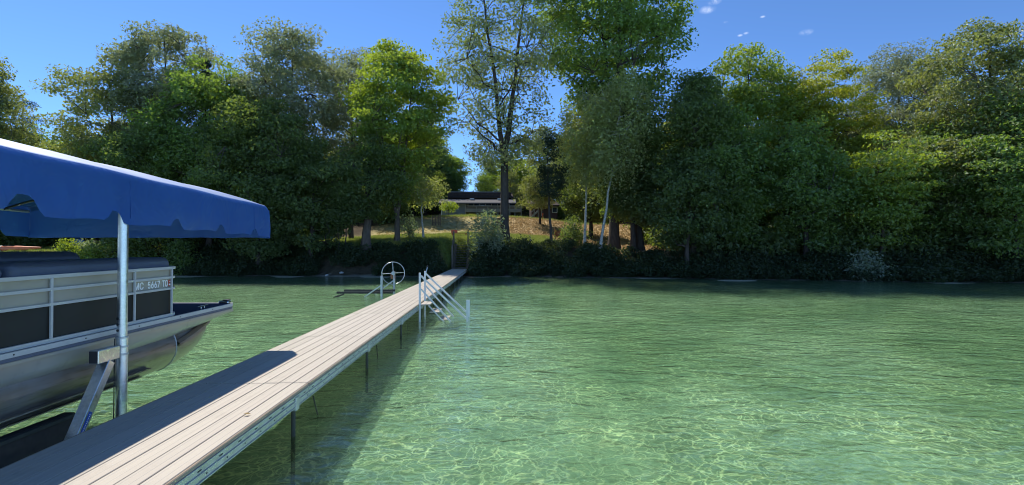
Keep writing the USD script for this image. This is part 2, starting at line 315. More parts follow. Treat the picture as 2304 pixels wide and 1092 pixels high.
ground_m = mat('ground_look', {
    'at': ('attribute', {'attribute': 'tone'}), 'g': ('geometry', {}),
    'n': ('noise_texture', {'scale': 1.7, 'detail': 7.0, 'roughness': .7}), 'n2': ('noise_texture', {'scale': 14., 'detail': 5.0, 'roughness': .7}),
    'a': ('math', {'math_type': 'add'}), 'mr': ('map_range', {'from_min': .7, 'from_max': 1.3, 'to_min': .55, 'to_max': 1.45}),
    'mx': ('vector_math', {'math_type': 'scale'}), 'b': ('bump', {'strength': .8, 'distance': .12}),
    'p': ('principled_bsdf', {'roughness': .95, 'specular_ior_level': .1})},
    [('g.position', 'n.vector'), ('g.position', 'n2.vector'), ('n.fac', 'a.value1'), ('n2.fac', 'a.value2'), ('a.value', 'mr.value'), ('mr.result', 'mx.scale'),
     ('at.color', 'mx.vector1'), ('mx.vector', 'p.base_color'), ('n2.fac', 'b.height'), ('b.normal', 'p.normal')], surface='p.BSDF')
gm = usdkit.mesh(stage, '/World/ground', trimesh.Trimesh(gv, gf, process=False), ground_m, smooth=True)
UsdGeom.PrimvarsAPI(gm).CreatePrimvar('tone', Sdf.ValueTypeNames.Color3fArray, 'vertex').Set(Vt.Vec3fArray.FromNumpy(np.clip(col, 0, 1).astype(np.float32)))
gm.GetPrim().SetCustomDataByKey('kind', 'structure')

# ---------------------------------------------------------------- water: rippled surface with a painted net of light lines in its transparent colour
wn = {
    'g': ('geometry', {}),
    # ripples for reflection
    'wm': ('mapping', {'scale': (.8, 1.25, 1.0), 'rotation': (0, 0, .35)}),
    'w0': ('noise_texture', {'scale': .42, 'detail': 1.0}), 'wb': ('math', {'math_type': 'multiply_add', 'value2': .9}),
    'w1': ('noise_texture', {'scale': 2.5, 'detail': 2.0, 'roughness': .5, 'distortion': .6}),
    'w2': ('noise_texture', {'scale': 7.0, 'detail': 2.0, 'roughness': .55, 'distortion': .8}),
    'wa': ('math', {'math_type': 'multiply_add', 'value2': .28}),
    'bp': ('bump', {'strength': 1.0, 'distance': .046}),
    # painted caustic net: bright lines in the transparent colour stand in for focused light
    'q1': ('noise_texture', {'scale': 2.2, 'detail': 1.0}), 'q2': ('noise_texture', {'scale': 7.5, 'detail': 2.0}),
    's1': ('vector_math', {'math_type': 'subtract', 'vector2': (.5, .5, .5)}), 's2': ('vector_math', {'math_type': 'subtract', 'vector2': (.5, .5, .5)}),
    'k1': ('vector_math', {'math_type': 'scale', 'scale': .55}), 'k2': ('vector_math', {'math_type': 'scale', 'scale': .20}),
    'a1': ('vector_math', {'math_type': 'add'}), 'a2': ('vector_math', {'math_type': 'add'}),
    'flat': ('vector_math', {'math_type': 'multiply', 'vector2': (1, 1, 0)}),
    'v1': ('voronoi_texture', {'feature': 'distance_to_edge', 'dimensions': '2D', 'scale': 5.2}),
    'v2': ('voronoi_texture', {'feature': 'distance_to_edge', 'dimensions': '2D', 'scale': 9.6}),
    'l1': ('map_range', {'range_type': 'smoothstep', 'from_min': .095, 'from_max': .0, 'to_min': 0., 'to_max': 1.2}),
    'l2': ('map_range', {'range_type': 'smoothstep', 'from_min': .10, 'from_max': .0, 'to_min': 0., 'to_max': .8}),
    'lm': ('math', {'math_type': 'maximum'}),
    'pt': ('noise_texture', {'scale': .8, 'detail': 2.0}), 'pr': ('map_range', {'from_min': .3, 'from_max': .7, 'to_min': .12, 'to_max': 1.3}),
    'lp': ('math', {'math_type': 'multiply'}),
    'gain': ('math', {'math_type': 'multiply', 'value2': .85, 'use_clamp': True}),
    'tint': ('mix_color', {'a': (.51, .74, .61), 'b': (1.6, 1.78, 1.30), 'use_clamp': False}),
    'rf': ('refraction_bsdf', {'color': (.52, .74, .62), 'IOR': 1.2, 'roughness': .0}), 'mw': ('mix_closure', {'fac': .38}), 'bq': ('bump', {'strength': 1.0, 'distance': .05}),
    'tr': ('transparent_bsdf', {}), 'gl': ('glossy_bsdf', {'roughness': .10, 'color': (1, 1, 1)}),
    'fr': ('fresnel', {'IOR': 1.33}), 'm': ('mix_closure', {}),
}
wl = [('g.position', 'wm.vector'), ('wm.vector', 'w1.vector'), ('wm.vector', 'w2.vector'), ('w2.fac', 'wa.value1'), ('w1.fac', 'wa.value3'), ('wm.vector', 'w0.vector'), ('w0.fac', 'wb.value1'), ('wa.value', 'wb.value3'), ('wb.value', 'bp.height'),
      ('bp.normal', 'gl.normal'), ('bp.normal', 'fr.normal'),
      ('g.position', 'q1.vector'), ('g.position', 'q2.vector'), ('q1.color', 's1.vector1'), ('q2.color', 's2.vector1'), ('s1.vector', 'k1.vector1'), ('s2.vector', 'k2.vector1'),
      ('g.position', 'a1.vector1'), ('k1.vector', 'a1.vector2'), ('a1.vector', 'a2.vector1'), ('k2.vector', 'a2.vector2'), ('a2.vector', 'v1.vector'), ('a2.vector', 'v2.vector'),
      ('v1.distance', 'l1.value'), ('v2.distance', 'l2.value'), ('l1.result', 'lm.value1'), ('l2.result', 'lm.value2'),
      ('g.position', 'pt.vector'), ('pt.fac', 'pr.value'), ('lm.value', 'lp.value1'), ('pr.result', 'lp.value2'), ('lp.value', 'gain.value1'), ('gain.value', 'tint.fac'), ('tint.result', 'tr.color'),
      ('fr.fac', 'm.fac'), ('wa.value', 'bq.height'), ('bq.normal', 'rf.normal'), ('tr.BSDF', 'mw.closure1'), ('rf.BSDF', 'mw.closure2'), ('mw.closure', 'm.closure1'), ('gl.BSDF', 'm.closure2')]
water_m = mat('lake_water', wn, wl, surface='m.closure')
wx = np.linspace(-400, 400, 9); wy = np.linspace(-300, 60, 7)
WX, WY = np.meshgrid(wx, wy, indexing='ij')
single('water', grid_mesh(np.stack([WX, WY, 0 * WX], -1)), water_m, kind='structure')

# ---------------------------------------------------------------- trees
def leaf_mesh(rng, P, N, size, aspect=.62, fold=.18):
    """diamond leaves at P with normals N."""
    n = len(P); N = N / (np.linalg.norm(N, axis=1, keepdims=True) + 1e-9)
    r = rng.normal(size=(n, 3)); a = np.cross(N, r); a /= np.linalg.norm(a, axis=1, keepdims=True) + 1e-9; b = np.cross(N, a)
    s = (size * rng.uniform(.5, 1.6, n))[:, None]
    v = np.stack([P - a * s * .5, P + b * s * aspect * .5 + N * s * fold, P + a * s * .5, P - b * s * aspect * .5 + N * s * fold], 1).reshape(-1, 3)
    k = np.arange(n)[:, None] * 4
    return v, np.vstack([k + [0, 1, 2], k + [0, 2, 3]])

def tree_meshes(seed, H, prof, z0, n_cl, n_lf, size, sig=(.52, .28), r0=.2, lean=(0, 0), forks=0, fork_h=.3, n_limb=16, rise=.55, up=.7, droop=0., aspect=.62, lump=.7, shell=.42, center=(0, 0), hole_at=.31):
    """Trunk with limbs and twigs, and a crown of leaves on sprays, around the origin."""
    rng = np.random.default_rng(seed)
    hs = np.array([p[0] for p in prof]); rs = np.array([p[1] for p in prof])
    R = lambda t: np.interp(t, hs, rs)
    stems = []
    def stem(base, top, k, ra, rb, wob):
        t = np.linspace(0, 1, k)[:, None]; p = base + (top - base) * t
        w = np.cumsum(rng.normal(size=(k, 3)) * wob, 0); w -= w[0]; w *= np.minimum(1, t * 3); w[:, 2] = 0
        return p + w, ra + (rb - ra) * t[:, 0] ** .8
    top = np.array([lean[0] * H + center[0], lean[1] * H + center[1], H * .96])
    if forks:
        fb = np.array([lean[0] * H * fork_h, lean[1] * H * fork_h, H * fork_h])
        p, r = stem(np.zeros(3), fb, 6, r0 * 1.05, r0 * .82, .02); stems.append((p, r))
        for k in range(forks):
            an = 2 * np.pi * k / forks + .3; tp = top + np.array([math.cos(an), math.sin(an) * .6, 0]) * R(.7) * .45; tp[2] *= .93 + .07 * (k == 0)
            p, r = stem(fb - [0, 0, .15], tp, 9, r0 * .66, r0 * .08, .12); p[1:4, :2] += np.array([math.cos(an), math.sin(an)]) * .08; stems.append((p, r))
    else:
        p, r = stem(np.zeros(3), top, 12, r0, r0 * .1, .05 if r0 < .3 else .08); stems.append((p, r))
    stems[0][0][0, 2] -= .4; flare = stems[0][1]; flare[0] *= 1.5
    parts = [tubes(p[None], r[None], 9) for p, r in stems]
    # limbs
    lim_p, lim_r = [], []
    main = stems[1:] if forks else stems
    for i in range(n_limb):
        p, r = main[i % len(main)]
        u = rng.uniform(0, .92) if forks else z0 * .9 + (1 - z0) * rng.uniform(0, .85)
        i0 = u * (len(p) - 1); a = int(i0); fr = i0 - a; b = min(a + 1, len(p) - 1)
        s = p[a] * (1 - fr) + p[b] * fr; ra = (r[a] * (1 - fr) + r[b] * fr) * .5
        an = i * 2.4 + rng.uniform(-.5, .5); t = s[2] / H
        te = min(t + rng.uniform(.5, 1.2) * rise * .25, .97); rr = R(te) * rng.uniform(.65, .95)
        e = np.array([math.cos(an) * rr + center[0] + lean[0] * H * te, math.sin(an) * rr + center[1] + lean[1] * H * te, te * H])
        q = np.linspace(0, 1, 6)[:, None]; c = s + (e - s) * np.array([.5, .5, .25 if rise > 0 else .7]); P = (1 - q) ** 2 * s + 2 * q * (1 - q) * c + q ** 2 * e
        P[1:-1] += rng.normal(size=(4, 3)) * .1
        lim_p.append(P); lim_r.append(np.maximum(ra * (1 - q[:, 0] * .85), .015))
    parts.append(tubes(np.array(lim_p), np.array(lim_r), 5))
    nodes = np.vstack([P[2:] for P in lim_p] + [p[len(p) // 3:] for p, _ in main])
    # sprays
    t = rng.uniform(z0, 1.0, n_cl * 6); w = (R(t) + .15) ** 1.3; t = rng.choice(t, n_cl, p=w / w.sum())
    an = rng.uniform(0, 2 * np.pi, n_cl)
    lp = meshkit.noise(np.stack([np.cos(an) * 1.6 + 5, np.sin(an) * 1.6 + 5, t * H * .33], -1), seed)
    rr = R(t) * (1 - lump * .5 + lump * lp) * rng.uniform(0, 1, n_cl) ** shell
    cz = t * H + rng.normal(size=n_cl) * .2
    cp = np.stack([np.cos(an) * rr + center[0] + lean[0] * cz, np.sin(an) * rr + center[1] + lean[1] * cz, cz], -1)
    hole = meshkit.noise(cp * .62 + 40, seed + 5); cp = cp[hole > hole_at]
    kd = cKDTree(nodes); _, j = kd.query(cp); s = nodes[j]
    q = np.linspace(0, 1, 4)[None, :, None]; mid = s + (cp - s) * .5 + np.array([0, 0, .15]); P = (1 - q) ** 2 * s[:, None] + 2 * q * (1 - q) * mid[:, None] + q ** 2 * cp[:, None]
    parts.append(tubes(P, np.array([[.03, .022, .014, .006]]) * (r0 / .22) ** .5, 3))
    trunk = join(parts)
    m = len(cp); k = np.repeat(np.arange(m), n_lf)
    o = rng.normal(size=(len(k), 3)); o *= (np.minimum(np.linalg.norm(o, axis=1), 1.75) / np.linalg.norm(o, axis=1))[:, None]; o *= np.array([sig[0], sig[0], sig[1]])
    sc = rng.uniform(.7, 1.5, m)[k][:, None]; o *= sc
    o[:, 2] -= droop * (np.linalg.norm(o[:, :2], axis=1)) - droop * .4 * rng.uniform(0, 1, len(k))
    if droop > .8: o[:, 2] -= rng.exponential(.5, len(k))
    P = cp[k] + o
    out = np.stack([P[:, 0] - center[0], P[:, 1] - center[1], 0 * P[:, 0]], -1); out /= np.linalg.norm(out, axis=1, keepdims=True) + 1e-6
    N = rng.normal(size=(len(k), 3)) * .68 + np.array([0, 0, up]) + out * .35
    return trunk, leaf_mesh(rng, P, N, size, aspect)

OVAL = [(0, .35), (.25, .6), (.42, .92), (.58, 1.0), (.75, .88), (.9, .55), (1, .15)]
ROUND = [(0, .4), (.2, .75), (.4, 1.0), (.65, 1.0), (.82, .8), (.94, .45), (1, .12)]
COLUMN = [(0, .6), (.2, 1.), (.5, .9), (.8, .55), (1, .05)]
CONE = [(0, .9), (.12, 1.), (.5, .62), (.8, .3), (1, .03)]
WIDE = [(0, .5), (.3, .9), (.55, 1.0), (.8, .95), (.95, .6), (1, .2)]
def shape(prof, R): return [(a, b * R) for a, b in prof]
n_leaf = 0; DENS = 3.0
def tree(name, label, cat, px, Y, top, halfw, lf, bk, seed, prof=OVAL, z0=.2, dens=1., size=.17, group=None, base_py=None, **kw):
    """px: where the trunk stands; top: how high it reaches; halfw: half the crown's width (metres)."""
    global n_leaf
    X = X_of(px, Y); z = float(ground(X, Y)); H = Z_of(top, Y, px) - z; H -= .45 * min(1, max(H - 2, 0) / 6)
    # crown narrows into the bare trunk below z0
    pr = [(0, .05 * halfw), (max(z0 - .02, .01), .25 * halfw)] + [(z0 + (1 - z0) * a, b * halfw) for a, b in prof] if z0 > .05 else shape(prof, halfw)
    area = 2 * halfw * H * (1 - z0) * .75
    size *= 1.12; dens *= DENS
    n_cl = kw.pop('n_cl', None) or int(area * 2.3 * dens ** .5); n_lf = kw.pop('n_lf', None) or max(12, int(area * 175 * dens * (.21 / size) ** 2 / n_cl))
    tr, cr = tree_meshes(seed, H, pr, z0, n_cl, n_lf, size, **kw)
    off = np.array([X, Y, z]); th = Thing(name, label, cat, off, group)
    th.part('trunk', (tr[0] + off, tr[1]), bk, smooth=True); th.part('crown', (cr[0] + off, cr[1]), L[lf], smooth=False)
    n_leaf += len(cr[1])
    return th
m_ = lambda px, Y: px * Y / FPX
T = tree
# left to right along the skyline
T('ash_tree', 'light green tree cut by the left edge of the photo above the blue canopy', 'tree', -45, 44, 118, 3.0, 'olive', bark, 1, prof=ROUND, z0=.25, size=.16)
T('spruce_tree', 'blue-green spruce rising just above the canopy at far left', 'tree', 52, 58, 205, 2.6, 'spruce', bark_dark, 2, prof=CONE, z0=.05, size=.16, aspect=.3, rise=-.2, sig=(.5, .12), droop=.3, lump=.2)
T('willow_tree', 'wide olive willow with wind-blown top between spruce and tall poplar', 'tree', 262, 43, 152, 4.1, 'olive', bark, 3, prof=WIDE, z0=.12, size=.17, lean=(-.05, 0), sig=(.6, .25), r0=.24)
T('poplar_tree', 'tall silver-green poplar with ragged crown leaning left above the canopy', 'tree', 395, 45, 54, 4.2, 'silver', bark, 4, prof=WIDE, z0=.25, size=.175, lean=(-.06, 0), r0=.26)
T('maple_tree', 'dark green maple between the two tall silvery poplars on the left', 'tree', 470, 42, 122, 3.6, 'maple', bark_dark, 5, prof=ROUND, z0=.12, size=.18, r0=.24)
T('spruce_tree', 'narrow dark conifer tip sticking up between the two silvery poplars', 'tree', 460, 43.5, 60, .6, 'cedar', bark_dark, 40, prof=CONE, z0=.3, size=.15, r0=.12, sig=(.2, .22))
T('poplar_tree', 'silver-grey poplar with fine pale leaves, second tall one from the left', 'tree', 655, 44, 52, 4.3, 'silver', bark, 6, prof=WIDE, z0=.22, size=.175, dens=.9, r0=.24)
T('maple_tree', 'broad dark maple filling the left bank behind the canopy end', 'tree', 585, 40, 205, 4.4, 'dark', bark_dark, 7, prof=ROUND, z0=.10, size=.18, r0=.3)
T('ash_tree', 'grey twiggy tree peeking out behind the bright maple at left', 'tree', 790, 50, 92, 3.4, 'silver', bark, 8, prof=OVAL, z0=.35, size=.175, dens=.5)
T('maple_tree', 'bright yellow-green maple left of the tall central tree, on twin trunks', 'tree', 893, 42.5, 86, 4.1, 'maple_bright', bark, 9, prof=OVAL, z0=.22, size=.20, forks=2, fork_h=.14, r0=.24, sig=(.6, .18))
T('oak_tree', 'tall sparse tree with forked dark trunk in the middle, sky showing through', 'tree', 1135, 42, -170, 5.2, 'poplar', bark_dark, 10, prof=[(0, .5), (.12, .8), (.35, .95), (.6, 1.0), (.85, .95), (1, .5)], z0=.24, size=.18, dens=.40, hole_at=.42, forks=2, fork_h=.265, r0=.36, n_limb=30, sig=(.6, .3), rise=.5, shell=.5)
T('maple_tree', 'tallest dense maple right of the central tree, cut by the top of the photo', 'tree', 1382, 43, -220, 6.2, 'maple', bark_dark, 11, prof=[(0, .35), (.2, .6), (.4, .92), (.65, 1.0), (.85, .9), (1, .4)], z0=.30, size=.21, dens=.85, forks=3, fork_h=.28, r0=.42, n_limb=34, sig=(.75, .2))
T('birch_tree', 'white-barked birch leaning right with hanging crown, nearer the water', 'birch', 1347, 38.3, 150, 2.5, 'birch', bark_birch, 12, prof=ROUND, z0=.50, size=.15, dens=1.0, r0=.13, lean=(.15, 0), sig=(.5, .35), droop=.9, lump=.6)
T('birch_tree', 'slim upright birch with pale trunk left of the leaning birch', 'birch', 1316, 40.2, 178, 1.9, 'birch', bark_birch, 13, prof=ROUND, z0=.44, size=.15, dens=.85, r0=.12, lean=(.005, 0), sig=(.45, .35), droop=.9)
T('cedar_tree', 'thin dark cedar with a bare lower trunk right of the house', 'cedar', 1241, 41.2, 288, 1.25, 'cedar', bark_dark, 14, prof=COLUMN, z0=.42, size=.13, dens=.8, r0=.13, aspect=.4, sig=(.3, .25), rise=-.2)
T('maple_tree', 'dark maple below the tall dense maple, behind the birches', 'tree', 1440, 41.5, 262, 3.3, 'dark', bark_dark, 15, prof=ROUND, z0=.2, size=.19, r0=.36)
T('linden_tree', 'dark blue-green tree with pointed top between birches and bright maple', 'tree', 1560, 37, 160, 2.7, 'dark', bark_dark, 16, prof=OVAL, z0=.15, size=.18, r0=.22)
T('maple_tree', 'bright green round-topped maple, right of the dark pointed tree', 'tree', 1685, 43, 88, 3.6, 'maple_bright', bark, 17, prof=ROUND, z0=.15, size=.19, r0=.25)
T('locust_tree', 'yellow-green tree with upswept feathery branches, right half of the skyline', 'tree', 1850, 42, 132, 3.7, 'locust', bark, 18, prof=[(0, .5), (.3, 1.), (.6, 1.), (.85, .9), (1, .5)], z0=.2, size=.16, dens=.8, r0=.2, sig=(.55, .15), rise=1.0)
T('pine_tree', 'grey-green pine behind the big olive tree near the right edge', 'pine', 2020, 44, 96, 4.1, 'silver', bark, 19, prof=ROUND, z0=.3, size=.175, r0=.25, aspect=.35)
T('willow_tree', 'big olive tree with wind-swept top at the right edge', 'tree', 2205, 33.5, 52, 4.6, 'olive', bark, 20, prof=[(0, .6), (.3, 1.), (.6, .95), (.85, .75), (1, .25)], z0=.10, size=.16, r0=.3, lean=(.03, 0))
T('maple_tree', 'low maple in front of the right bank with bright layered sprays', 'tree', 1985, 33.4, 300, 2.5, 'maple_bright', bark, 21, lump=1.1, prof=OVAL, z0=.12, size=.17, dens=.9, r0=.16, sig=(.75, .14))
T('maple_tree', 'green maple low on the right bank below the yellow-green tree', 'tree', 1815, 35, 262, 2.9, 'maple', bark_dark, 22, lump=1.0, prof=OVAL, z0=.08, size=.18, r0=.2)
T('maple_tree', 'green maple under the bright round-topped one, right bank', 'tree', 1650, 36.5, 235, 2.7, 'maple', bark_dark, 23, lump=1.0, prof=OVAL, z0=.10, size=.18, r0=.2)
T('maple_tree', 'leafy maple overhanging the water at the right edge of the photo', 'tree', 2285, 30.6, 205, 3.0, 'maple', bark_dark, 24, lump=1.1, prof=OVAL, z0=.06, size=.16, r0=.16, sig=(.7, .15))
T('maple_tree', 'shaded maple between the bright low maple and the right edge of the photo', 'tree', 2130, 33.8, 262, 2.6, 'maple', bark_dark, 41, lump=1.1, prof=ROUND, z0=.08, size=.17, r0=.18)
T('beech_tree', 'dark broad tree over the left bank between canopy end and thick trunk', 'tree', 700, 40, 330, 3.4, 'dark', bark_dark, 25, prof=ROUND, z0=.16, size=.17, r0=.2)
T('beech_tree', 'dark tree on a thick grey trunk left of the twin-trunked maple', 'tree', 822, 40.6, 300, 2.9, 'dark', bark, 26, prof=ROUND, z0=.30, size=.17, r0=.42)
T('beech_tree', 'shadowy tree behind the canopy, under the wide willow', 'tree', 330, 40.6, 270, 4.2, 'dark', bark_dark, 27, prof=ROUND, z0=.10, size=.18, r0=.22)
T('birch_tree', 'thin crooked pale birch between the twin trunks and the house', 'birch', 953, 45, 380, 1.5, 'birch', bark_birch, 28, prof=ROUND, z0=.45, size=.16, dens=.9, r0=.11, lean=(-.06, 0), droop=.5)
T('cedar_tree', 'dark low cedar left of the grey house', 'cedar', 872, 60, 400, 2.6, 'dark', bark_dark, 29, prof=ROUND, z0=.05, size=.17, r0=.2)
T('beech_tree', 'bushy tree left of the house roof, sunlit at its top', 'tree', 1003, 88, 345, 4.0, 'maple', bark_dark, 30, prof=ROUND, z0=.30, size=.22, r0=.2)
T('maple_tree', 'bright round maple standing right behind the house roof', 'tree', 1150, 92, 352, 4.6, 'maple_bright', bark, 31, prof=ROUND, z0=.1, size=.26, r0=.2)
T('cedar_tree', 'feathery cedar right of the house, beside the wooden steps', 'cedar', 1215, 60, 365, 2.1, 'olive', bark_dark, 32, prof=COLUMN, z0=.30, size=.18, r0=.14)
T('hemlock_tree', 'dark tree behind the dense maple, right of the red shed', 'tree', 1330, 56, 330, 4.0, 'dark', bark_dark, 33, prof=ROUND, z0=.2, size=.2, r0=.25)
T('beech_tree', 'dark dense tree with thick trunk right of the white birches', 'tree', 1425, 41.0, 360, 2.3, 'dark', bark_dark, 34, prof=ROUND, z0=.28, size=.17, r0=.30)
T('beech_tree', 'dark undergrown tree overhanging the water right of the leaf-covered slope', 'tree', 1545, 35.6, 345, 2.5, 'dark', bark_dark, 35, prof=ROUND, z0=.14, size=.17, r0=.2, lean=(.03, 0))
T('sapling', 'left of two thin dark stems on the left bank', 'sapling', 762, 40.2, 470, .7, 'dark', bark_dark, 36, z0=.55, size=.16, r0=.07)
T('sapling', 'right of two thin dark stems on the left bank', 'sapling', 779, 40.5, 470, .7, 'dark', bark_dark, 37, z0=.55, size=.16, r0=.07)
T('sapling', 'young light-green tree in front of the house window', 'sapling', 1009, 69, 455, .7, 'maple_bright', bark, 38, z0=.35, size=.16, r0=.04)
import sys; print('tree triangles', n_leaf, file=sys.stderr)

T('spruce_tree', 'dark evergreen right behind the red-brown shed', 'tree', 1278, 75, 395, 2.6, 'dark', bark_dark, 39, prof=CONE, z0=.05, size=.2, r0=.15)
# shrubs that stand out
def shrub(label, px, Y, py_top, halfw, lf, seed, size=.13, dens=1., cat='shrub', group=None):
    return T('shrub', label, cat, px, Y, py_top, halfw, lf, bark, seed, prof=[(0, .75), (.35, 1.), (.7, .7), (1, .15)], z0=.03, size=size, r0=.05, n_limb=12, sig=(.34, .30), dens=dens, n_cl=int(34 * halfw + 14), n_lf=int(46 * dens * max(halfw, .7)), lump=.9, hole_at=.2, group=group)
shrub('pale-leaved shrub at the water stairs in front of the tall dark trunk', 1098, 39.6, 478, 1.25, 'shrub', 50, .15)
shrub('low green bush on the bank right of the stairs top', 1165, 39.0, 545, 1.3, 'under', 51)
shrub('yellow-green bush on the neighbour lawn above the boat seats', 148, 43.5, 546, .75, 'maple_bright', 52)
shrub('wide yellow-green bush behind the boat rail, left of the lift post', 212, 41.8, 565, 1.4, 'maple_bright', 53)
shrub('small pale bush on the lawn between two yellow-green bushes', 198, 46, 552, .6, 'shrub', 54)
shrub('leafy bush right of the lift post below the canopy', 312, 40.6, 535, 1.1, 'maple', 55)
shrub('sunny bush below the canopy end on the left bank', 400, 40.0, 545, 1.3, 'maple', 56)
shrub('dark bush with coarse leaves beside the rusty curved panel', 1290, 42.2, 495, 1.0, 'dark', 57)
shrub('pale leafy bush in the shade beside the twin trunks', 921, 46, 485, .5, 'shrub', 58)
shrub('silvery bush drooping over the water on the right', 1950, 31.4, 592, 1.2, 'shrub', 59)

# ---------------------------------------------------------------- undergrowth, grass, litter, background wood (masses)
def instancer(name, label, cat, protos, P, scale, seed, tilt=.15):
    rng = np.random.default_rng(seed)
    path = numbered('/World', name); pi = UsdGeom.PointInstancer.Define(stage, path)
    for k, ms in enumerate(protos):
        UsdGeom.Xform.Define(stage, f'{path}/plant_{k:03d}')
        for pn, mesh, mm, sm in ms: usdkit.mesh(stage, f'{path}/plant_{k:03d}/{pn}', trimesh.Trimesh(*mesh, process=False), mm, smooth=sm)
    pi.CreatePrototypesRel().SetTargets([f'{path}/plant_{k:03d}' for k in range(len(protos))])
    n = len(P); pi.CreateProtoIndicesAttr(Vt.IntArray.FromNumpy(rng.integers(0, len(protos), n).astype(np.int32)))
    pi.CreatePositionsAttr(Vt.Vec3fArray.FromNumpy(P.astype(np.float32)))
    an = rng.uniform(0, 2 * np.pi, n)
    pi.CreateOrientationsAttr([Gf.Quath(float(math.cos(a / 2)), float(rng.normal() * tilt * .5), float(rng.normal() * tilt * .5), float(math.sin(a / 2))) for a in an])
    pi.CreateScalesAttr(Vt.Vec3fArray.FromNumpy(np.asarray(scale, np.float32)))
    for k_, t in (('label', label), ('category', cat), ('kind', 'stuff')): pi.GetPrim().SetCustomDataByKey(k_, t)
def bush_proto(seed, n=260, r=.6, h=.75, size=.13):
    rng = np.random.default_rng(seed); d = rng.normal(size=(n, 3)); d /= np.linalg.norm(d, axis=1, keepdims=True)
    P = d * (rng.uniform(0, 1, (n, 1)) ** .4) * np.array([r, r, h * .6]) + np.array([0, 0, h * .5])
    return leaf_mesh(rng, P, d * .5 + rng.normal(size=(n, 3)) * .6 + [0, 0, .5], size)
rng = np.random.default_rng(5)
n = 2600; X = rng.uniform(-62, 42, n); d = rng.uniform(.2, 4.3, n); Y = shore(X) + d
ok = ~((X > -3.9) & (X < -1.4)) & ~((X > -13.2) & (X < -8.2) & (d < 1.8)) & ~((X > -17.5) & (X < 4) & (d > 3.3)) & ~((X < -26) & (d > 1.2) & (rng.uniform(0, 1, n) < .8))
X, Y, d = X[ok], Y[ok], d[ok]
sc = rng.uniform(.45, 1.35, len(X)) * (1 - .4 * ss(2.5, 4.3, d)) * np.where(X < -26, .5, 1)
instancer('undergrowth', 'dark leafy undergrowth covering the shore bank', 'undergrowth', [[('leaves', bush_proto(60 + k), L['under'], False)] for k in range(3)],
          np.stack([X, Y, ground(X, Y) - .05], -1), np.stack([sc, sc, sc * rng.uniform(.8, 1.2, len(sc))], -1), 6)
# thick woodland floor to the right and left, behind the first trunks
n = 900; X = np.concatenate([rng.uniform(14, 46, n // 2), rng.uniform(-62, -17, n // 2)]); Y = shore(X) + rng.uniform(3.5, 16, n)
ok = ~((X < -27) & (X > -46)); X, Y = X[ok], Y[ok]; sc = rng.uniform(1.2, 3.0, len(X))
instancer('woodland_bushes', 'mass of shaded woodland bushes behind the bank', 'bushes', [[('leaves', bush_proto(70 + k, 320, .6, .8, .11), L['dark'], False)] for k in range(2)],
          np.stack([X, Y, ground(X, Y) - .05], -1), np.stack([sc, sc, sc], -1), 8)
def tuft(seed, n=26):
    rng = np.random.default_rng(seed); vs, fs = [], []
    for i in range(n):
        a = rng.uniform(0, 6.28); b = rng.normal(size=2) * .12; h = rng.uniform(.12, .3); w = .014; l = rng.normal(size=2) * .1
        p = np.array([[b[0] - w * math.cos(a), b[1] - w * math.sin(a), 0], [b[0] + w * math.cos(a), b[1] + w * math.sin(a), 0], [b[0] + l[0], b[1] + l[1], h]])
        vs.append(p); fs.append([3 * i, 3 * i + 1, 3 * i + 2])
    return np.vstack(vs), np.array(fs)
n = 9000; X = rng.uniform(-17, 5, n); Y = rng.uniform(39.5, 52, n); dd = Y - shore(X); ok = (dd > 3.2); X, Y = X[ok], Y[ok]
X2 = rng.uniform(-12, 14, 5000); Y2 = rng.uniform(51, 67, 5000); keep = (Y2 > 63) | ((X2 < 1.5) & (rng.uniform(0, 1, 5000) < .35)); X2, Y2 = X2[keep], Y2[keep]
X3 = rng.uniform(-50, -27, 5000); Y3 = shore(X3) + rng.uniform(1.5, 22, 5000); pth = ~((X3 > -33) & (X3 < -28.5) & (Y3 < 47)); X3, Y3 = X3[pth], Y3[pth]
hill = (Y2 < 63.5); Xd, Yd = X2[hill], Y2[hill]; X2, Y2 = X2[~hill], Y2[~hill]; sd = rng.uniform(.5, 1.1, len(Xd))
instancer('dry_grass', 'straw-coloured dry grass on the slope below the house', 'dry grass', [[('blades', tuft(86 + k), L['straw'], False)] for k in range(2)], np.stack([Xd, Yd, ground(Xd, Yd) - .01], -1), np.stack([sd, sd, sd * .7], -1), 19)
X, Y = np.concatenate([X, X2, X3]), np.concatenate([Y, Y2, Y3]); sc = rng.uniform(.6, 1.4, len(X))
instancer('grass', 'grass of the lawns and the slope below the house', 'grass', [[('blades', tuft(80 + k), L['grass'], False)] for k in range(3)], np.stack([X, Y, ground(X, Y) - .01], -1), np.stack([sc, sc, sc * .8], -1), 9)
n = 16000; X = np.concatenate([rng.uniform(1, 20, n), rng.uniform(7, 19, 5000)]); Y = np.concatenate([rng.uniform(47, 65, n), rng.uniform(37, 47, 5000)]); dd = Y - shore(X); ok = dd > 2.5; X, Y = X[ok], Y[ok]
P = np.stack([X, Y, ground(X, Y) + rng.uniform(0, .12, len(X))], -1)
single('leaf_litter', leaf_mesh(rng, P, rng.normal(size=P.shape) * .5 + [0, 0, .8], .17), L['litter'], 'brown fallen leaves covering the slope right of the tall trunk', 'leaf litter', 'stuff')
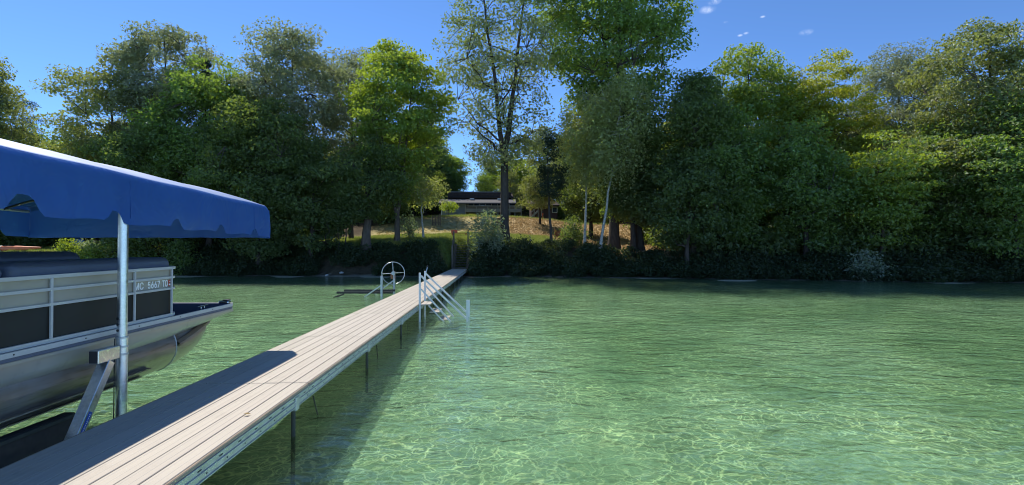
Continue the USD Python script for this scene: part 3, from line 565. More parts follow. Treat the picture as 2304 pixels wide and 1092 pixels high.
# wood behind
protos = []
for k, lf in enumerate(['dark', 'maple', 'olive']):
    tr, cr = tree_meshes(90 + k, 13, [(0, .2), (.08, 1.5), (.3, 3.3), (.6, 3.2), (.85, 2.0), (1, .3)], .06, 170, 52, .30, r0=.22, sig=(.7, .3))
    protos.append([('trunk', tr, bark_dark, True), ('crown', cr, L[lf], False)])
P, S = [], []
def wood(xs, ys, s): P.append((xs, ys, float(ground(xs, ys)))); S.append(s)
rr = np.random.default_rng(17)
for Yr in (86, 92, 99, 108):
    for X in np.arange(-95, 100, 5.2):
        X = X + rr.uniform(-2, 2)
        gap = abs(X + 0.5) < 9
        if not (gap and Yr > 95): wood(X, Yr + rr.uniform(-2, 2), rr.uniform(.58, .68) if gap else rr.uniform(.95, 1.25))
for X in np.arange(-66, -11, 4.2):
    for Yr in (52, 58, 66):
        if (-46 < X < -27 and Yr < 66) or (X > -21 and Yr < 66): continue
        wood(X + rr.uniform(-1.5, 1.5), Yr + rr.uniform(-2, 2), rr.uniform(.75, 1.05))
for X in np.arange(17, 62, 4.0):
    for Yr in (44, 50, 57, 66): wood(X + rr.uniform(-1.5, 1.5), Yr + rr.uniform(-2, 2), rr.uniform(.75, 1.05))
P = np.array(P); S = np.array(S)
instancer('background_wood', 'dense wood closing the view behind the shore trees and house', 'wood', protos, P, np.stack([S, S, S], -1), 10, tilt=.03)

# ---------------------------------------------------------------- dock
edge_m = plain('worn_brown_edge', (.30, .235, .165), .8, var=.3, scale=9, stretch=(1, .3, 1))
DX0, DX1, DZ = -3.20, -2.005, 0.45
dock = Thing('dock', 'long pale boarded dock on metal legs running from foreground to shore stairs', 'dock', (DX0, 0, 0))
NB = 8; gap = .008; pw = (DX1 - DX0 - gap * (NB - 1)) / NB
def plank_profile(w):
    h = w / 2; b = .004
    top = [(-h, -b), (-h + b, 0)]
    for k in (-.22, .22): top += [(k * w - .016, 0), (k * w - .012, -.0013), (k * w + .012, -.0013), (k * w + .016, 0)]
    top += [(h - b, 0), (h, -b), (h, -.03), (-h, -.03)]
    return np.array(top)
from shapely.geometry import Polygon
joints = [-0.39 + 3.05 * k for k in range(14)]
rngd = np.random.default_rng(3)
for s in range(13):
    y0, y1 = joints[s] + .009, joints[s + 1] - .009
    if s == 12: y1 = 40.4
    for b in range(NB):
        x = DX0 + pw / 2 + b * (pw + gap)
        pm = trimesh.creation.extrude_polygon(Polygon(plank_profile(pw)), y1 - y0, engine='earcut')
        v = np.array(pm.vertices); v = np.stack([v[:, 0] + x, y1 - v[:, 2], v[:, 1] + DZ + rngd.uniform(-.0012, .0012)], 1)
        dock.part('plank', (v, np.array(pm.faces)), PLANK[rngd.integers(0, 4)], smooth=False)
    for side, x in ((-1, DX0 - .012), (1, DX1 + .012)):
        zt = DZ - .034; h = .125
        ms = [box((x, (y0 + y1) / 2, zt - h / 2), (.012, y1 - y0, h), bev=.002)]
        for zz in (zt - .008, zt - h + .008, zt - h * .5): ms.append(box((x + side * .010, (y0 + y1) / 2, zz), (.012, y1 - y0 - .004, .013), bev=.003))
        p = dock.part('side_rail', ms, alu_dull, smooth=False)
        dock.part('edge_strip', box((x - side * .001, (y0 + y1) / 2, DZ - .0205), (.022, y1 - y0 - .002, .034), bev=.006), edge_m, smooth=False)
        if side == 1 and s < 7:
            sl = []
            for q in np.arange(y0 + .12, y1 - .05, .28): sl.append(box((x + .0075, q, zt - .036), (.005, .045, .010), bev=.002)); sl.append(box((x + .0075, q + .09, zt - .088), (.005, .012, .012), bev=.003))
            dock.part('slot', sl, black, smooth=False, parent=p, kind='stuff')
        if s > 0 and s < 12:
            lx = x + side * .035
            dock.part('leg', pipe([(lx - side * .06, y0 - .35, -1.2), (lx - side * .06, y0 - .35, DZ - .05)], .021, 10), alu_dark)
            dock.part('leg_bracket', box((lx - side * .05, y0 - .35, DZ - .12), (.07, .09, .14), bev=.006), alu_dull, smooth=False)
            if side == 1: dock.part('brace', pipe([(lx, y0 + .05, DZ - .16), (lx - .02, y0 - .02 + .25, DZ - .38), (lx - .04, y0 + .32, DZ - .44)], .008, 6), alu_dark)
    dock.part('cross_bar', box(((DX0 + DX1) / 2, y0 + .05, DZ - .085), (DX1 - DX0 - .03, .05, .06), bev=.004), alu_dull, smooth=False)
bp = at(398, 1086, 3.3)
dock.part('corner_bracket', [box((DX1 + .06, 3.26, DZ - .10), (.055, .09, .09), bev=.006), box((DX1 + .06, 3.26, DZ - .052), (.065, .10, .012), bev=.003)], alu_paint, smooth=False)
for (xx_, yy_) in ((-2.66, 5.2), (-2.12, 4.6), (-2.4, 7.9)):
    single('leaf', leaf_mesh(np.random.default_rng(int(yy_ * 10)), np.array([[xx_, yy_, DZ + .012]]), np.array([[.1, .1, 1.]]), .055), L['litter'],
           {5.2: 'dead leaf on the shaded dock boards beside the lift post', 4.6: 'dead leaf near the right edge of the dock, closest to camera', 7.9: 'dead leaf on the sunny dock boards beyond the canopy shadow'}[yy_], 'leaf')

# swim steps on the dock
swim_rail = plain('pale_step_rail', (.60, .60, .57), .4, var=.05, scale=8)
st = Thing('swim_steps', 'aluminium swim steps with double handrails going down from the dock into the lake', 'steps', (DX1, 14.2, DZ))
sx0 = DX1 + .07
for k, yy_ in enumerate((13.75, 14.75)):
    zt = Z_of(614 if k == 0 else 610, yy_, 955)
    st.part('handrail_post', box((sx0, yy_, (zt - .9) / 2), (.05, .04, zt + .9), bev=.004), swim_rail, smooth=False)
    ex = sx0 + 1.18
    st.part('end_post', box((ex + .05, yy_, (Z_of(675, yy_) - .9) / 2), (.05, .04, Z_of(675, yy_) + .9), bev=.004), swim_rail, smooth=False)
    st.part('handrail', beam((sx0 + .02, yy_ + .03, zt - .08), (ex + .05, yy_ + .03, .06), .044, .062, upv=(0, 1, 0)), swim_rail, smooth=False)
    st.part('handrail', beam((sx0 + .02, yy_ + .03, zt - .42), (sx0 + .80, yy_ + .03, .0), .038, .056, upv=(0, 1, 0)), swim_rail, smooth=False)
    st.part('stringer', beam((sx0 + .22, yy_ + (.06 if k == 0 else -.06), DZ - .03), (sx0 + .95, yy_ + (.06 if k == 0 else -.06), -.35), .03, .07, upv=(0, 1, 0)), swim_rail, smooth=False)
for k in range(4):
    cx, zz = sx0 + .13 + .235 * k, DZ - .01 - .2 * k
    for b in range(2): st.part('tread', box((cx - .065 + b * .13, 14.25, zz), (.124, .86, .028), bev=.004), PLANK[k % 4], smooth=False)
pole = Thing('boat_hook', 'thin grey pole leaning up behind the handrail post of the swim steps', 'pole', at(955, 628, 14.9))
pole.part('shaft', pipe([at(954, 632, 14.9), at(962, 600, 15.0)], .014, 8), galv); pole.part('tip', pipe([at(961, 602, 15.0) - [0, 0, 0], at(962.5, 598, 15.0)], .022, 8), black)

# ---------------------------------------------------------------- boat lift with wheel, in the water left of the dock
lf = Thing('wheel_lift', 'small open boat lift with large hand wheel, standing in the water left of the dock', 'boat lift', (*at(872, 660, 21.8)[:2], 0))
ya, yb = 21.4, 22.6
pa, pb = X_of(859, ya), X_of(887, yb)
za, zb = Z_of(621, ya, 859), Z_of(611, yb, 887)
lf.part('post', box((pa, ya, (za - 1) / 2), (.085, .085, za + 1), bev=.008), galv, smooth=False); lf.part('post', box((pb, yb, (zb - 1) / 2), (.085, .085, zb + 1), bev=.008), galv, smooth=False)
lf.part('diagonal_brace', beam((pa, ya, Z_of(641, ya)), (X_of(818, ya), ya, -.05), .05, .05), galv, smooth=False)
lf.part('diagonal_brace', beam((pb, yb, Z_of(630, yb)), (X_of(842, yb), yb, -.05), .05, .05), galv, smooth=False)
wc = np.array([X_of(885, ya + .3), ya + .3, Z_of(615, ya + .3, 885)]); wr = .455; a = np.linspace(0, 2 * np.pi, 49); tl = math.radians(14)
Rw = np.array([[math.cos(tl), -math.sin(tl), 0], [math.sin(tl), math.cos(tl), 0], [0, 0, 1]])
circ = lambda r: wc + (np.stack([np.cos(a) * r, 0 * a, np.sin(a) * r], -1)) @ Rw.T
wp = lf.part('wheel', pipe(circ(wr), .018, 8, caps=False), galv)
for k in range(4):
    an = k * math.pi / 2 + .06; e = wc + np.array([math.cos(an) * wr, 0, math.sin(an) * wr]) @ Rw.T; lf.part('spoke', pipe([wc, e], .015, 8), galv, parent=wp)
lf.part('hub', pipe([wc - [0, .06, 0], wc + [0, .09, 0]], .075, 14), galv, parent=wp)
lf.part('winch', [box(wc + [-.05, .12, -.12], (.14, .14, .24), bev=.02)], rust, smooth=False)
for dy, zz, l, r_ in ((0, .145, 758, 884), (.75, .17, 775, 889)):
    y_ = ya + .15 + dy
    lf.part('bunk', box(((X_of(l, y_) + X_of(r_, y_)) / 2, y_, zz), (X_of(r_, y_) - X_of(l, y_), .10, .09), bev=.012), bunk, smooth=False)
lf.part('bunk_support', beam((X_of(772, ya), ya + .1, .08), (X_of(752, ya) + .05, ya - .25, -.02), .06, .05), bunk, smooth=False)
lf.part('base_beam', box((pa - .9, ya + .1, -.22), (2.4, .08, .08), bev=.008), alu_dark, smooth=False)

# ---------------------------------------------------------------- pontoon boat
boat = Thing('pontoon_boat', 'pontoon boat with beige and dark fenced sides raised under the blue canopy', 'boat', (-5.15, 3.0, .35))
pit = math.radians(.55)
def bt(m):   # slight bow-up trim
    v, f = vf(m); v = v.copy(); y = v[:, 1] - 5.0; v[:, 2] += y * math.tan(pit); v[:, 1] += .19; return v, f
SXB, PXB, YB, BOW, ZD = -3.90, -6.40, -2.0, 7.88, 1.035
def bpart(n, m, mm, **k): return boat.part(n, bt(m), mm, **k)
bpart('deck', box(((SXB + PXB) / 2, (YB + 6.2) / 2, ZD - .035), (PXB * -1 + SXB - .05, 6.2 - YB, .05)), carpet, smooth=False)
ow = np.array([(SXB + .0, 6.203), (SXB - .0, BOW - .14), (SXB - .14, BOW), (PXB + .14, BOW), (PXB, BOW - .14), (PXB, 6.203)])
ex = trimesh.creation.extrude_polygon(Polygon([(x * 1. if abs(x - SXB) > .01 else x - .03, y) for x, y in ow]), .05, engine='earcut'); v = np.array(ex.vertices); v[:, 2] += ZD - .036
bpart('bow_deck', (v, np.array(ex.faces)), carpet, smooth=False)
# rub rail: upper bright strip, groove and lower strip along the deck's edge
path = [(SXB, YB), (SXB, BOW - .14), (SXB - .04, BOW - .04), (SXB - .14, BOW), (PXB + .14, BOW), (PXB + .04, BOW - .04), (PXB, BOW - .14), (PXB, YB)]
def ribbon(path, z0, z1, th, closed=False):
    p = np.array(path, float); t = np.gradient(p, axis=0); t /= np.linalg.norm(t, axis=1, keepdims=True); nrm = np.stack([t[:, 1], -t[:, 0]], -1)
    o, i = p + nrm * th / 2, p - nrm * th / 2
    ring = np.stack([np.column_stack([o, np.full(len(p), z0)]), np.column_stack([o, np.full(len(p), z1)]), np.column_stack([i, np.full(len(p), z1)]), np.column_stack([i, np.full(len(p), z0)]), np.column_stack([o, np.full(len(p), z0)])], 1)
    v, f = grid_mesh(ring); k = (len(p) - 1) * 5
    return v, np.vstack([f, [[0, 2, 1], [0, 3, 2], [k, k + 1, k + 2], [k, k + 2, k + 3]]])
bpart('rub_rail', ribbon(path, ZD - .025, ZD + .018, .03), alu_paint)
bpart('rub_rail_groove', ribbon(path, ZD - .058, ZD - .027, .018), vinyl)
bpart('deck_edge_trim', ribbon(path, ZD - .088, ZD - .060, .028), skirt_m)
for y_ in np.arange(1.2, 7.8, .75): bpart('screw', pipe([(SXB + .013, y_, ZD - .004), (SXB + .018, y_, ZD - .004)], .007, 8), black)
# fence
def corner(x0, y_end, r, x1, n=7):
    a = np.linspace(0, np.pi / 2, n); return [(x0, YB), (x0, 2.0), (x0, 4.0)] + [(x0 - r + r * math.cos(t), y_end - r + r * math.sin(t)) for t in a] + [(x1 + r - 0, y_end), ] + [(x1 + r - r * math.sin(t), y_end - r + r * math.cos(t)) for t in a[1:]] + [(x1, 2.0), (x1, YB)]
FX0, FX1, FY, FR = SXB - .05, PXB + .05, 6.62, .28
fp = corner(FX0, FY, FR, FX1); inset = corner(FX0 - .012, FY - .012, FR, FX1 + .012)
zr = [ZD + .035, ZD + .355, ZD + .490, ZD + .605]
bpart('lower_panel', ribbon(inset, zr[0] + .01, zr[1] - .012, .006), panel_dark, label='dark lower fence panel')
bpart('middle_panel', ribbon(inset, zr[1] + .004, zr[2] - .008, .006), panel_beige, label='beige fence panel carrying the registration number')
bpart('upper_panel', ribbon(inset, zr[2] + .004, zr[3] - .008, .006), panel_beige, label='beige upper fence panel')
def sqrail(z, h, w): return ribbon(fp, z - h / 2, z + h / 2, w)
bpart('bottom_rail', sqrail(zr[0], .036, .034), alu_paint); bpart('middle_rail', sqrail(zr[1], .024, .032), alu_paint); bpart('middle_rail', sqrail(zr[2], .026, .034), alu_paint); bpart('top_rail', sqrail(zr[3], .032, .042), alu_paint)
for y_ in (0.3, 2.4, 3.5, 4.62, 5.70, 6.36):
    bpart('rail_post', box((FX0 + .012, y_, (zr[0] + zr[3]) / 2), (.022, .024, zr[3] - zr[0] - .02), bev=.004), alu_paint, smooth=False)
for x_ in (-4.35, -5.15, -5.9): bpart('rail_post', box((x_, FY + .012, (zr[0] + zr[3]) / 2), (.024, .022, zr[3] - zr[0] - .02), bev=.004), alu_paint, smooth=False)
# number on the side: reads forward seen from the dock
def lettering(txt, y0, z0, h, wmax):
    t = meshkit.text_mesh(txt, h, .003, bold=True); v = np.array(t.vertices); v[:, 0] -= v[:, 0].min(); s = wmax / v[:, 0].max() if wmax else 1.
    return np.stack([np.full(len(v), FX0 + .0) + v[:, 2] - .006, y0 + v[:, 0] * s, z0 + v[:, 1]], 1), np.array(t.faces)
zl = zr[1] + .030
bpart('registration_number', lettering('MC', 5.72, zl, .076, .150), white_let, smooth=False); bpart('registration_number', lettering('5667', 5.945, zl, .076, .215), white_let, smooth=False)
bpart('registration_number', lettering('TO', 6.205, zl, .076, .105), white_let, smooth=False)
bpart('registration_sticker', box((FX0 - .004, 6.345, zl + .037), (.004, .045, .075)), red_tag, smooth=False)
bpart('registration_sticker', [box((FX0 - .0005, 6.345, zl + .020), (.004, .034, .018)), box((FX0 - .0005, 6.35, zl + .055), (.004, .022, .012))], white_let, smooth=False)
# seats
bpart('bow_seat', rbox((-4.50, 4.33, ZD + .42), (-4.02, 6.50, ZD + .735), .085), vinyl, label='long slate-grey lounge backrest at the right rail'); bpart('bow_seat_base', rbox((-4.75, 4.30, ZD + .01), (-4.0, 6.48, ZD + .42), .05), vinyl_tan)
bpart('rear_seat', rbox((-4.48, 1.0, ZD + .42), (-4.02, 4.22, ZD + .665), .05), vinyl_tan, label='tan seat back behind the lounge'); bpart('rear_seat_cap', rbox((-4.50, .98, ZD + .60), (-4.00, 4.24, ZD + .70), .045), vinyl)
bpart('middle_seat', rbox((-5.40, 1.2, ZD + .40), (-4.86, 6.22, ZD + .81), .11), vinyl, label='dark lounge backrest in the middle of the boat'); bpart('middle_seat_base', rbox((-5.9, 1.2, ZD + .01), (-4.9, 6.2, ZD + .42), .05), vinyl_tan)
# pontoons
def pontoon(cx):
    rad, cz = .305, .655; ys, rs, czs = [], [], []
    for y in np.linspace(YB, 6.5, 10): ys.append(y); rs.append(rad); czs.append(cz)
    for t in np.linspace(.06, 1, 14):
        k = math.sqrt(max(1 - t ** 1.9, 0)); ys.append(6.5 + 1.16 * t); rs.append(max(rad * k, .01)); czs.append(cz + (rad - rad * k) * .86)
    g = np.linspace(0, 2 * np.pi, 41)
    P = np.array([[(cx + r * math.cos(q) * .92 ** (r < rad * .999), y, c + r * math.sin(q)) for q in g] for y, r, c in zip(ys, rs, czs)])
    return grid_mesh(P[:, ::-1])
for cx in (-4.26, -6.04):
    tp = bpart('pontoon_tube', pontoon(cx), tube_metal, smooth=True)
    g = np.linspace(0, 2 * np.pi, 41)
    bpart('weld_seam', pipe(np.stack([cx + .307 * np.cos(g), np.full(41, 6.5), .655 + .307 * np.sin(g)], -1), .006, 6, caps=False), alu_dull, parent=tp)
    bpart('lifting_strake', [box((cx + .27, 2.0, .50), (.10, 8.0, .012)), box((cx + .18, 2.0, .405), (.06, 8.0, .012))], tube_metal, smooth=False, parent=tp)
    bpart('riser', box((cx, 2.4, .94), (.18, 8.2, .08)), skirt_m, smooth=False)
# spray fin on the nose of the right tube
fin = np.array([[(-4.26 + .285 * math.sqrt(max(1 - ((y - 6.5) / 1.2) ** 2, 0.02)) + w, y, .66 + .42 * (y - 6.5) / 1.2 * .55 + h) for w, h in ((.0, .055), (.05, .03), (.055, .0), (.0, -.03))] for y in np.linspace(6.52, 7.40, 14)])
bpart('spray_fin', grid_mesh(fin), tube_metal)
# skirt below the deck edge
sk = np.array([[(SXB - .012, y, ZD - .088), (SXB - .02, y, ZD - .088 - .10 * k), (SXB - .06, y, ZD - .088 - .17 * k), (SXB - .12, y, ZD - .088 - .21 * k)] for y, k in ((YB, 1), (3., 1), (5.5, 1.), (6.4, .85), (7.1, .55), (7.84, .22))])
bpart('side_skirt', grid_mesh(sk), skirt_m, smooth=True)
bpart('cross_member', [box((-5.15, y, ZD - .10), (2.3, .05, .07)) for y in np.arange(-1.5, 7.6, .8)], alu_dull, smooth=False, kind='stuff')
bpart('bow_light', [rbox((SXB - .20, BOW - .13, ZD + .0), (SXB - .05, BOW - .02, ZD + .055), .022)], chrome); bpart('bow_light_cap', [rbox((SXB - .14, BOW - .13, ZD + .04), (SXB - .06, BOW - .02, ZD + .072), .014)], black)
bpart('cleat', [pipe([(SXB - .06, 7.05, ZD), (SXB - .06, 7.05, ZD + .05)], .008, 8), pipe([(SXB - .06, 7.13, ZD), (SXB - .06, 7.13, ZD + .05)], .008, 8), pipe([(SXB - .06, 6.98, ZD + .055), (SXB - .06, 7.22, ZD + .055)], .009, 8)], chrome)

KS = 1.12   # size of the lift and its canopy
# ---------------------------------------------------------------- boat lift around the boat
bl = Thing('boat_lift', 'aluminium boat lift with round posts and square beams beside the dock', 'boat lift', (-3.30, 4.5, -1))
PX, PY = -3.68, 5.33
ZS = lambda z: EYE[2] + (z - EYE[2]) * KS
bl.part('post', pipe([(PX, PY, -1.3), (PX, PY, ZS(1.10))], .050, 24), alu, label='lower sleeve of the near lift post')
bl.part('post', pipe([(PX, PY, ZS(1.0)), (PX, PY, ZS(2.20))], .0435, 24), alu, label='inner tube of the near lift post')
for zz in map(ZS, (1.10, 1.02, .955)): bl.part('clamp', pipe([(PX, PY, zz - .009), (PX, PY, zz + .009)], .056, 24), alu_dull)
for k in range(3): bl.part('bolt', pipe([(PX - .012, PY - .041, ZS(1.165 + .052 * k)), (PX - .014, PY - .049, ZS(1.165 + .052 * k))], .013, 10), black)  # three black discs stand in for the dark holes in the post
for zz in map(ZS, (1.02, .955)): bl.part('bolt', pipe([(PX + .0, PY - .054, zz), (PX, PY - .066, zz)], .011, 8), black)
hb = bl.part('cross_tube', box((PX - .01, PY - .215, ZS(.985)), (.09, .28, .124), bev=.006), alu, smooth=False)
bl.part('end_opening', box((PX - .01, PY - .3565, ZS(.985)), (.076, .003, .108)), black, smooth=False, parent=hb)
b0, b1 = np.array([PX - .01, PY - .185, ZS(.925)]), np.array([PX - .01, PY - .67, ZS(.26)])
br = bl.part('diagonal_brace', beam(b0, b1, .085, .10, upv=(1, 0, 0)), alu, smooth=False)
dv = (b1 - b0) / np.linalg.norm(b1 - b0); Rb = frame_of(dv, (1, 0, 0))
stc = b0 + dv * .60; xo = np.array([1.0, 0, 0])
Rs = np.stack([np.cross(dv, xo) / np.linalg.norm(np.cross(dv, xo)), dv, xo], 1)
face = .0525
bl.part('blue_sticker', box(stc + xo * face, (.038, .24, .002), R=Rs), blue_tag, smooth=False, parent=br)
rs_ = np.random.default_rng(4); gl = []
for k in range(13): gl.append(box(stc + xo * (face + .0016) + dv * (-.095 + .0155 * k), (.010 * rs_.uniform(.7, 1.2), .008, .0012), R=Rs))
bl.part('sticker_print', gl, white_let, smooth=False, parent=br)
bl.part('side_beam', box((-3.73, .4, ZS(.325)), (.09, 8.0, .10), bev=.006), alu, smooth=False)
bl.part('cable', pipe([(PX - .05, PY - .03, 1.0), (PX - .055, PY - .03, -.9)], .005, 6), rope_m)
for y_ in (.2, 4.75): bl.part('cross_beam', box((-5.55, y_, .02), (3.7, .11, .12), bev=.006), alu_dark, smooth=False)
for cx in (-4.26, -6.04): bl.part('bunk_board', box((cx + .20, 1.6, .17), (.13, 7.2, .30), bev=.02), bunk, smooth=False); bl.part('bunk_edge', box((cx + .268, 1.6, .30), (.02, 7.1, .035), bev=.004), alu_dark, smooth=False)
for (x_, y_) in ((-7.5, PY), (PX, -1.2), (-7.5, -1.2)): bl.part('post', pipe([(x_, y_, -1.3), (x_, y_, 2.2)], .043, 20), alu)

# ---------------------------------------------------------------- canopy
can = Thing('boat_canopy', 'royal blue vinyl canopy stretched over the pontoon boat lift', 'canopy', (-4.9, 3.3, 1.9))
CX0, CX1, CY0, CY1 = -3.623, -7.40, -1.6, 8.59; slope = -.0165
rngc = np.random.default_rng(12)
def canopy():
    mid, hw = (CX0 + CX1) / 2, (CX0 - CX1) / 2
    # the half profile from hem to ridge: side, rounded shoulder, gentle arch
    zt, zs = .80, .725                                # shoulder heights over the line through the eye's height
    prof = []
    for u in np.linspace(0, 1, 7): prof.append((CX0 - .012 * u + .006 * math.sin(u * 3.1), 'side', u))
    a = np.linspace(0, np.pi / 2, 8)[1:]
    for t in a: prof.append((CX0 - .012 - .075 * (1 - math.cos(t)), 'sh', .075 * math.sin(t)))
    xs0 = CX0 - .087
    for u in np.linspace(0, 1, 12)[1:]: prof.append((xs0 + (mid - xs0) * u, 'top', .30 * (1 - (1 - u) ** 2)))
    half = prof; prof = half + [(2 * mid - x, k, u) for x, k, u in half[-2::-1]]
    ys = np.unique(np.concatenate([np.arange(CY0, CY1 - .08, .05), np.linspace(CY1 - .08, CY1, 6)]))
    rows = []
    for y in ys:
        line = EYE[2] + slope * y
        e = max(0, (y - (CY1 - .08)) / .08); drop = .075 * (1 - math.sqrt(max(1 - e * e, 0))) + .008 * math.sin(math.pi * (y + 1.2) / 1.55) ** 2
        hem = .315
        # notches of the valance
        for k in range(-6, 10):
            yn = 7.20 - .87 * k; dd = abs(y / KS - yn); w = .085 + .05 * (k == 4)
            hem = max(hem, .315 + (.095 + .03 * (k == 4)) * (1 - ss(w * .3, w + .03, dd)))
        hem += .012 * math.sin(y * 6.7) * (1 if y < 8.1 else 0)
        row = []
        for x, kind, u in prof:
            if kind == 'side': z = hem + (.70 - hem) * u; x = x + .010 * math.sin(y * 2.1 + u * 2) * u * (1 - u) * 4
            elif kind == 'sh': z = .70 + u - drop
            else: z = .775 + u + .012 * math.sin(y * 7.2) * u - drop
            row.append((x, y, line + z))
        rows.append([(a_, b_, line + (c_ - line) * KS) for a_, b_, c_ in row])
    P = np.array(rows); ns = 11; m1 = grid_mesh(P[:, :ns]); mt = grid_mesh(P[:, ns - 1:len(prof) - ns + 1]); m3_ = grid_mesh(P[:, len(prof) - ns:])
    # end wall: from the profile's last row down to the end hem
    lastr = P[-1]; line = EYE[2] + slope * CY1
    ends = []
    for v in np.linspace(0, 1, 9):
        r = lastr.copy(); zh = line + .340 + .006 * np.sin(r[:, 0] * 9); r[:, 2] = r[:, 2] * (1 - v) + np.minimum(zh, r[:, 2]) * v; r[:, 1] += .02 * math.sin(v * 3.1); ends.append(r)
    return m1, mt, m3_, grid_mesh(np.array(ends))
c1, ct, c3, c2 = canopy()
for y_ in (2.35, 5.35, 8.05):
    z_ = EYE[2] + slope * y_; can.part('seam', pipe([(CX0 + .003, y_, z_ + .40), (CX0 - .002, y_ + .004, z_ + .58), (CX0 - .006, y_, z_ + .775)], .004, 5), canopy_m)
can.part('side_valance', c1, canopy_m, smooth=True); can.part('side_valance', c3, canopy_m, smooth=True); can.part('top_cover', ct, canopy_top_m, smooth=True, label='top of the blue canopy with sunlit glare put into its pale colour'); can.part('lining', (ct[0] - [0, 0, .018], ct[1]), canopy_m, smooth=True); can.part('end_flap', c2, canopy_m, smooth=True)
for x_ in (CX0 - .05, CX1 + .05):
    can.part('side_tube', pipe([(x_, CY0, EYE[2] + slope * CY0 + .75), (x_, CY1 - .06, EYE[2] + slope * CY1 + .75)], .022, 10), alu_dull)
for y_ in np.arange(-1.2, 8.2, 1.55):
    u = np.linspace(0, 1, 13); x_ = CX0 - .06 + (CX1 - CX0 + .12) * u; z_ = EYE[2] + slope * y_ + .75 + .33 * (1 - (2 * u - 1) ** 2) * .95
    can.part('bow', pipe(np.stack([x_, np.full(13, y_), z_], -1), .018, 8), black)  # black on these tubes stands in for the shade under the canopy

# ---------------------------------------------------------------- shore stairs
ss_ = Thing('shore_stairs', 'dark wooden stairs climbing the bank from the end of the dock', 'stairs', (-2.6, 40.5, .4))
n_st = 10
for k in range(n_st):
    ss_.part('tread', box((-2.60, 40.55 + .25 * k, .52 + .19 * k), (1.0, .27, .045), bev=.005), old_wood, smooth=False)
for x_ in (-3.15, -2.05): ss_.part('stringer', beam((x_, 40.35, .36), (x_, 43.0, 2.36), .05, .26, upv=(1, 0, 0)), old_wood, smooth=False)
for (px, Y, t, b) in ((1021, 43.0, 521, None), (1053, 43.0, 521, None), (1017.5, 40.5, 552, None)):
    X = X_of(px, Y); zt = Z_of(t, Y, px); ss_.part('newel_post', box((X, Y, (zt + ground(X, Y) - .3) / 2), (.11, .11, zt - ground(X, Y) + .3), bev=.01), old_wood, smooth=False)
ss_.part('handrail', beam((X_of(1017.5, 40.5), 40.5, Z_of(554, 40.5)), (X_of(1021, 43), 43.0, Z_of(524, 43)), .06, .08), old_wood, smooth=False)

# ---------------------------------------------------------------- house on the hill
HY = 76.0; hz = 6.62; hx = lambda px: X_of(px, HY); hzp = lambda py: Z_of(py, HY, 1075)
hs = Thing('house', 'low grey-blue house with brown upper roof and porch on the hill', 'house', (hx(1075), HY, hz))
xl, xm, xr = hx(993), hx(1048), hx(1160)
wz = hzp(456)
hs.part('wing_wall', [box(((xl + xm) / 2, HY + 3, (hz - .6 + wz) / 2), (xm - xl, 6, wz - hz + .6))], siding, smooth=False)
for k, zz in enumerate(np.arange(hz + .08, wz - .05, .16)): hs.part('siding_board', box(((xl + xm) / 2, HY - .012, zz), (xm - xl + .02, .03, .15), R=np.array([[1, 0, 0], [0, math.cos(.08), -math.sin(.08)], [0, math.sin(.08), math.cos(.08)]])), siding, smooth=False)
w0, w1, wt, wb = hx(1015), hx(1031.5), hzp(457.5), hzp(472)
wf = hs.part('window', [box((x_, HY - .05, (wt + wb) / 2), (.08, .06, wt - wb + .08)) for x_ in (w0, w0 + (w1 - w0) * .58, w1)] + [box(((w0 + w1) / 2, HY - .05, z_), (w1 - w0 - .08, .06, .08)) for z_ in (wt, wb)] + [box((w0 + (w1 - w0) * .80, HY - .05, (wt + wb) / 2), (.4 * (w1 - w0) - .1, .04, .05))], white_trim, smooth=False)
hs.part('pane', box(((w0 + w1) / 2, HY - .035, (wt + wb) / 2), (w1 - w0 - .02, .02, wt - wb - .02)), pane, smooth=False, parent=wf)
hs.part('porch_wall', box(((xm + xr) / 2 + .02, HY + 2.6, (hz + wz) / 2), (xr - xm - .1, 5.0, wz - hz - .02)), roof_brown, smooth=False)
npn = 8; pxs = np.linspace(xm + .25, xr - .12, npn + 1)
for k in range(npn):
    z0_, z1_ = hzp(465.5), hzp(457)
    f_ = hs.part('window', [box((pxs[k] + .05, HY + .06, (z0_ + z1_) / 2), (.10, .06, z1_ - z0_)), box(((pxs[k] + pxs[k + 1]) / 2 + .05, HY + .06, z0_ + .03), (pxs[1] - pxs[0] - .10, .06, .06))], deck_grey, smooth=False)
    hs.part('pane', box(((pxs[k] + pxs[k + 1]) / 2 + .05, HY + .075, (z0_ + z1_) / 2 + .04), (pxs[1] - pxs[0] - .1, .02, z1_ - z0_ - .06)), pane, smooth=False, parent=f_)
# lower roof slope with its skylights, and the upper brown roof
def slab(x0, x1, y0, z0, y1, z1, t=.16):
    a = np.array([[x0, y0, z0], [x1, y0, z0], [x1, y1, z1], [x0, y1, z1]], float); b = a - [0, 0, t]
    return np.vstack([a, b]), np.array([[0, 1, 2], [0, 2, 3], [4, 6, 5], [4, 7, 6], [0, 4, 5], [0, 5, 1], [1, 5, 6], [1, 6, 2], [2, 6, 7], [2, 7, 3], [3, 7, 4], [3, 4, 0]])
rf = hs.part('lower_roof', slab(xl - .35, hx(1161), HY - .9, hzp(457.5), HY + 2.2, hzp(446.5) + .12), roof_grey, smooth=False, label='pale grey lower roof')
for px in (1062, 1124): hs.part('skylight', box((X_of(px, HY + 1.4), HY + 1.4, hzp(447.2) + .06), (.62, .6, .22), bev=.02), white_trim, smooth=False, parent=rf)
hs.part('upper_wall', box((hx(1078), HY + 3.0, hzp(444)), (hx(1152) - hx(1006), 1.4, 1.9)), roof_brown, smooth=False)
hs.part('upper_roof', slab(hx(1004), hx(1156), HY + 2.0, hzp(441) + .05, HY + 7, hzp(428) + .45), roof_brown, smooth=False, label='dark brown upper roof')
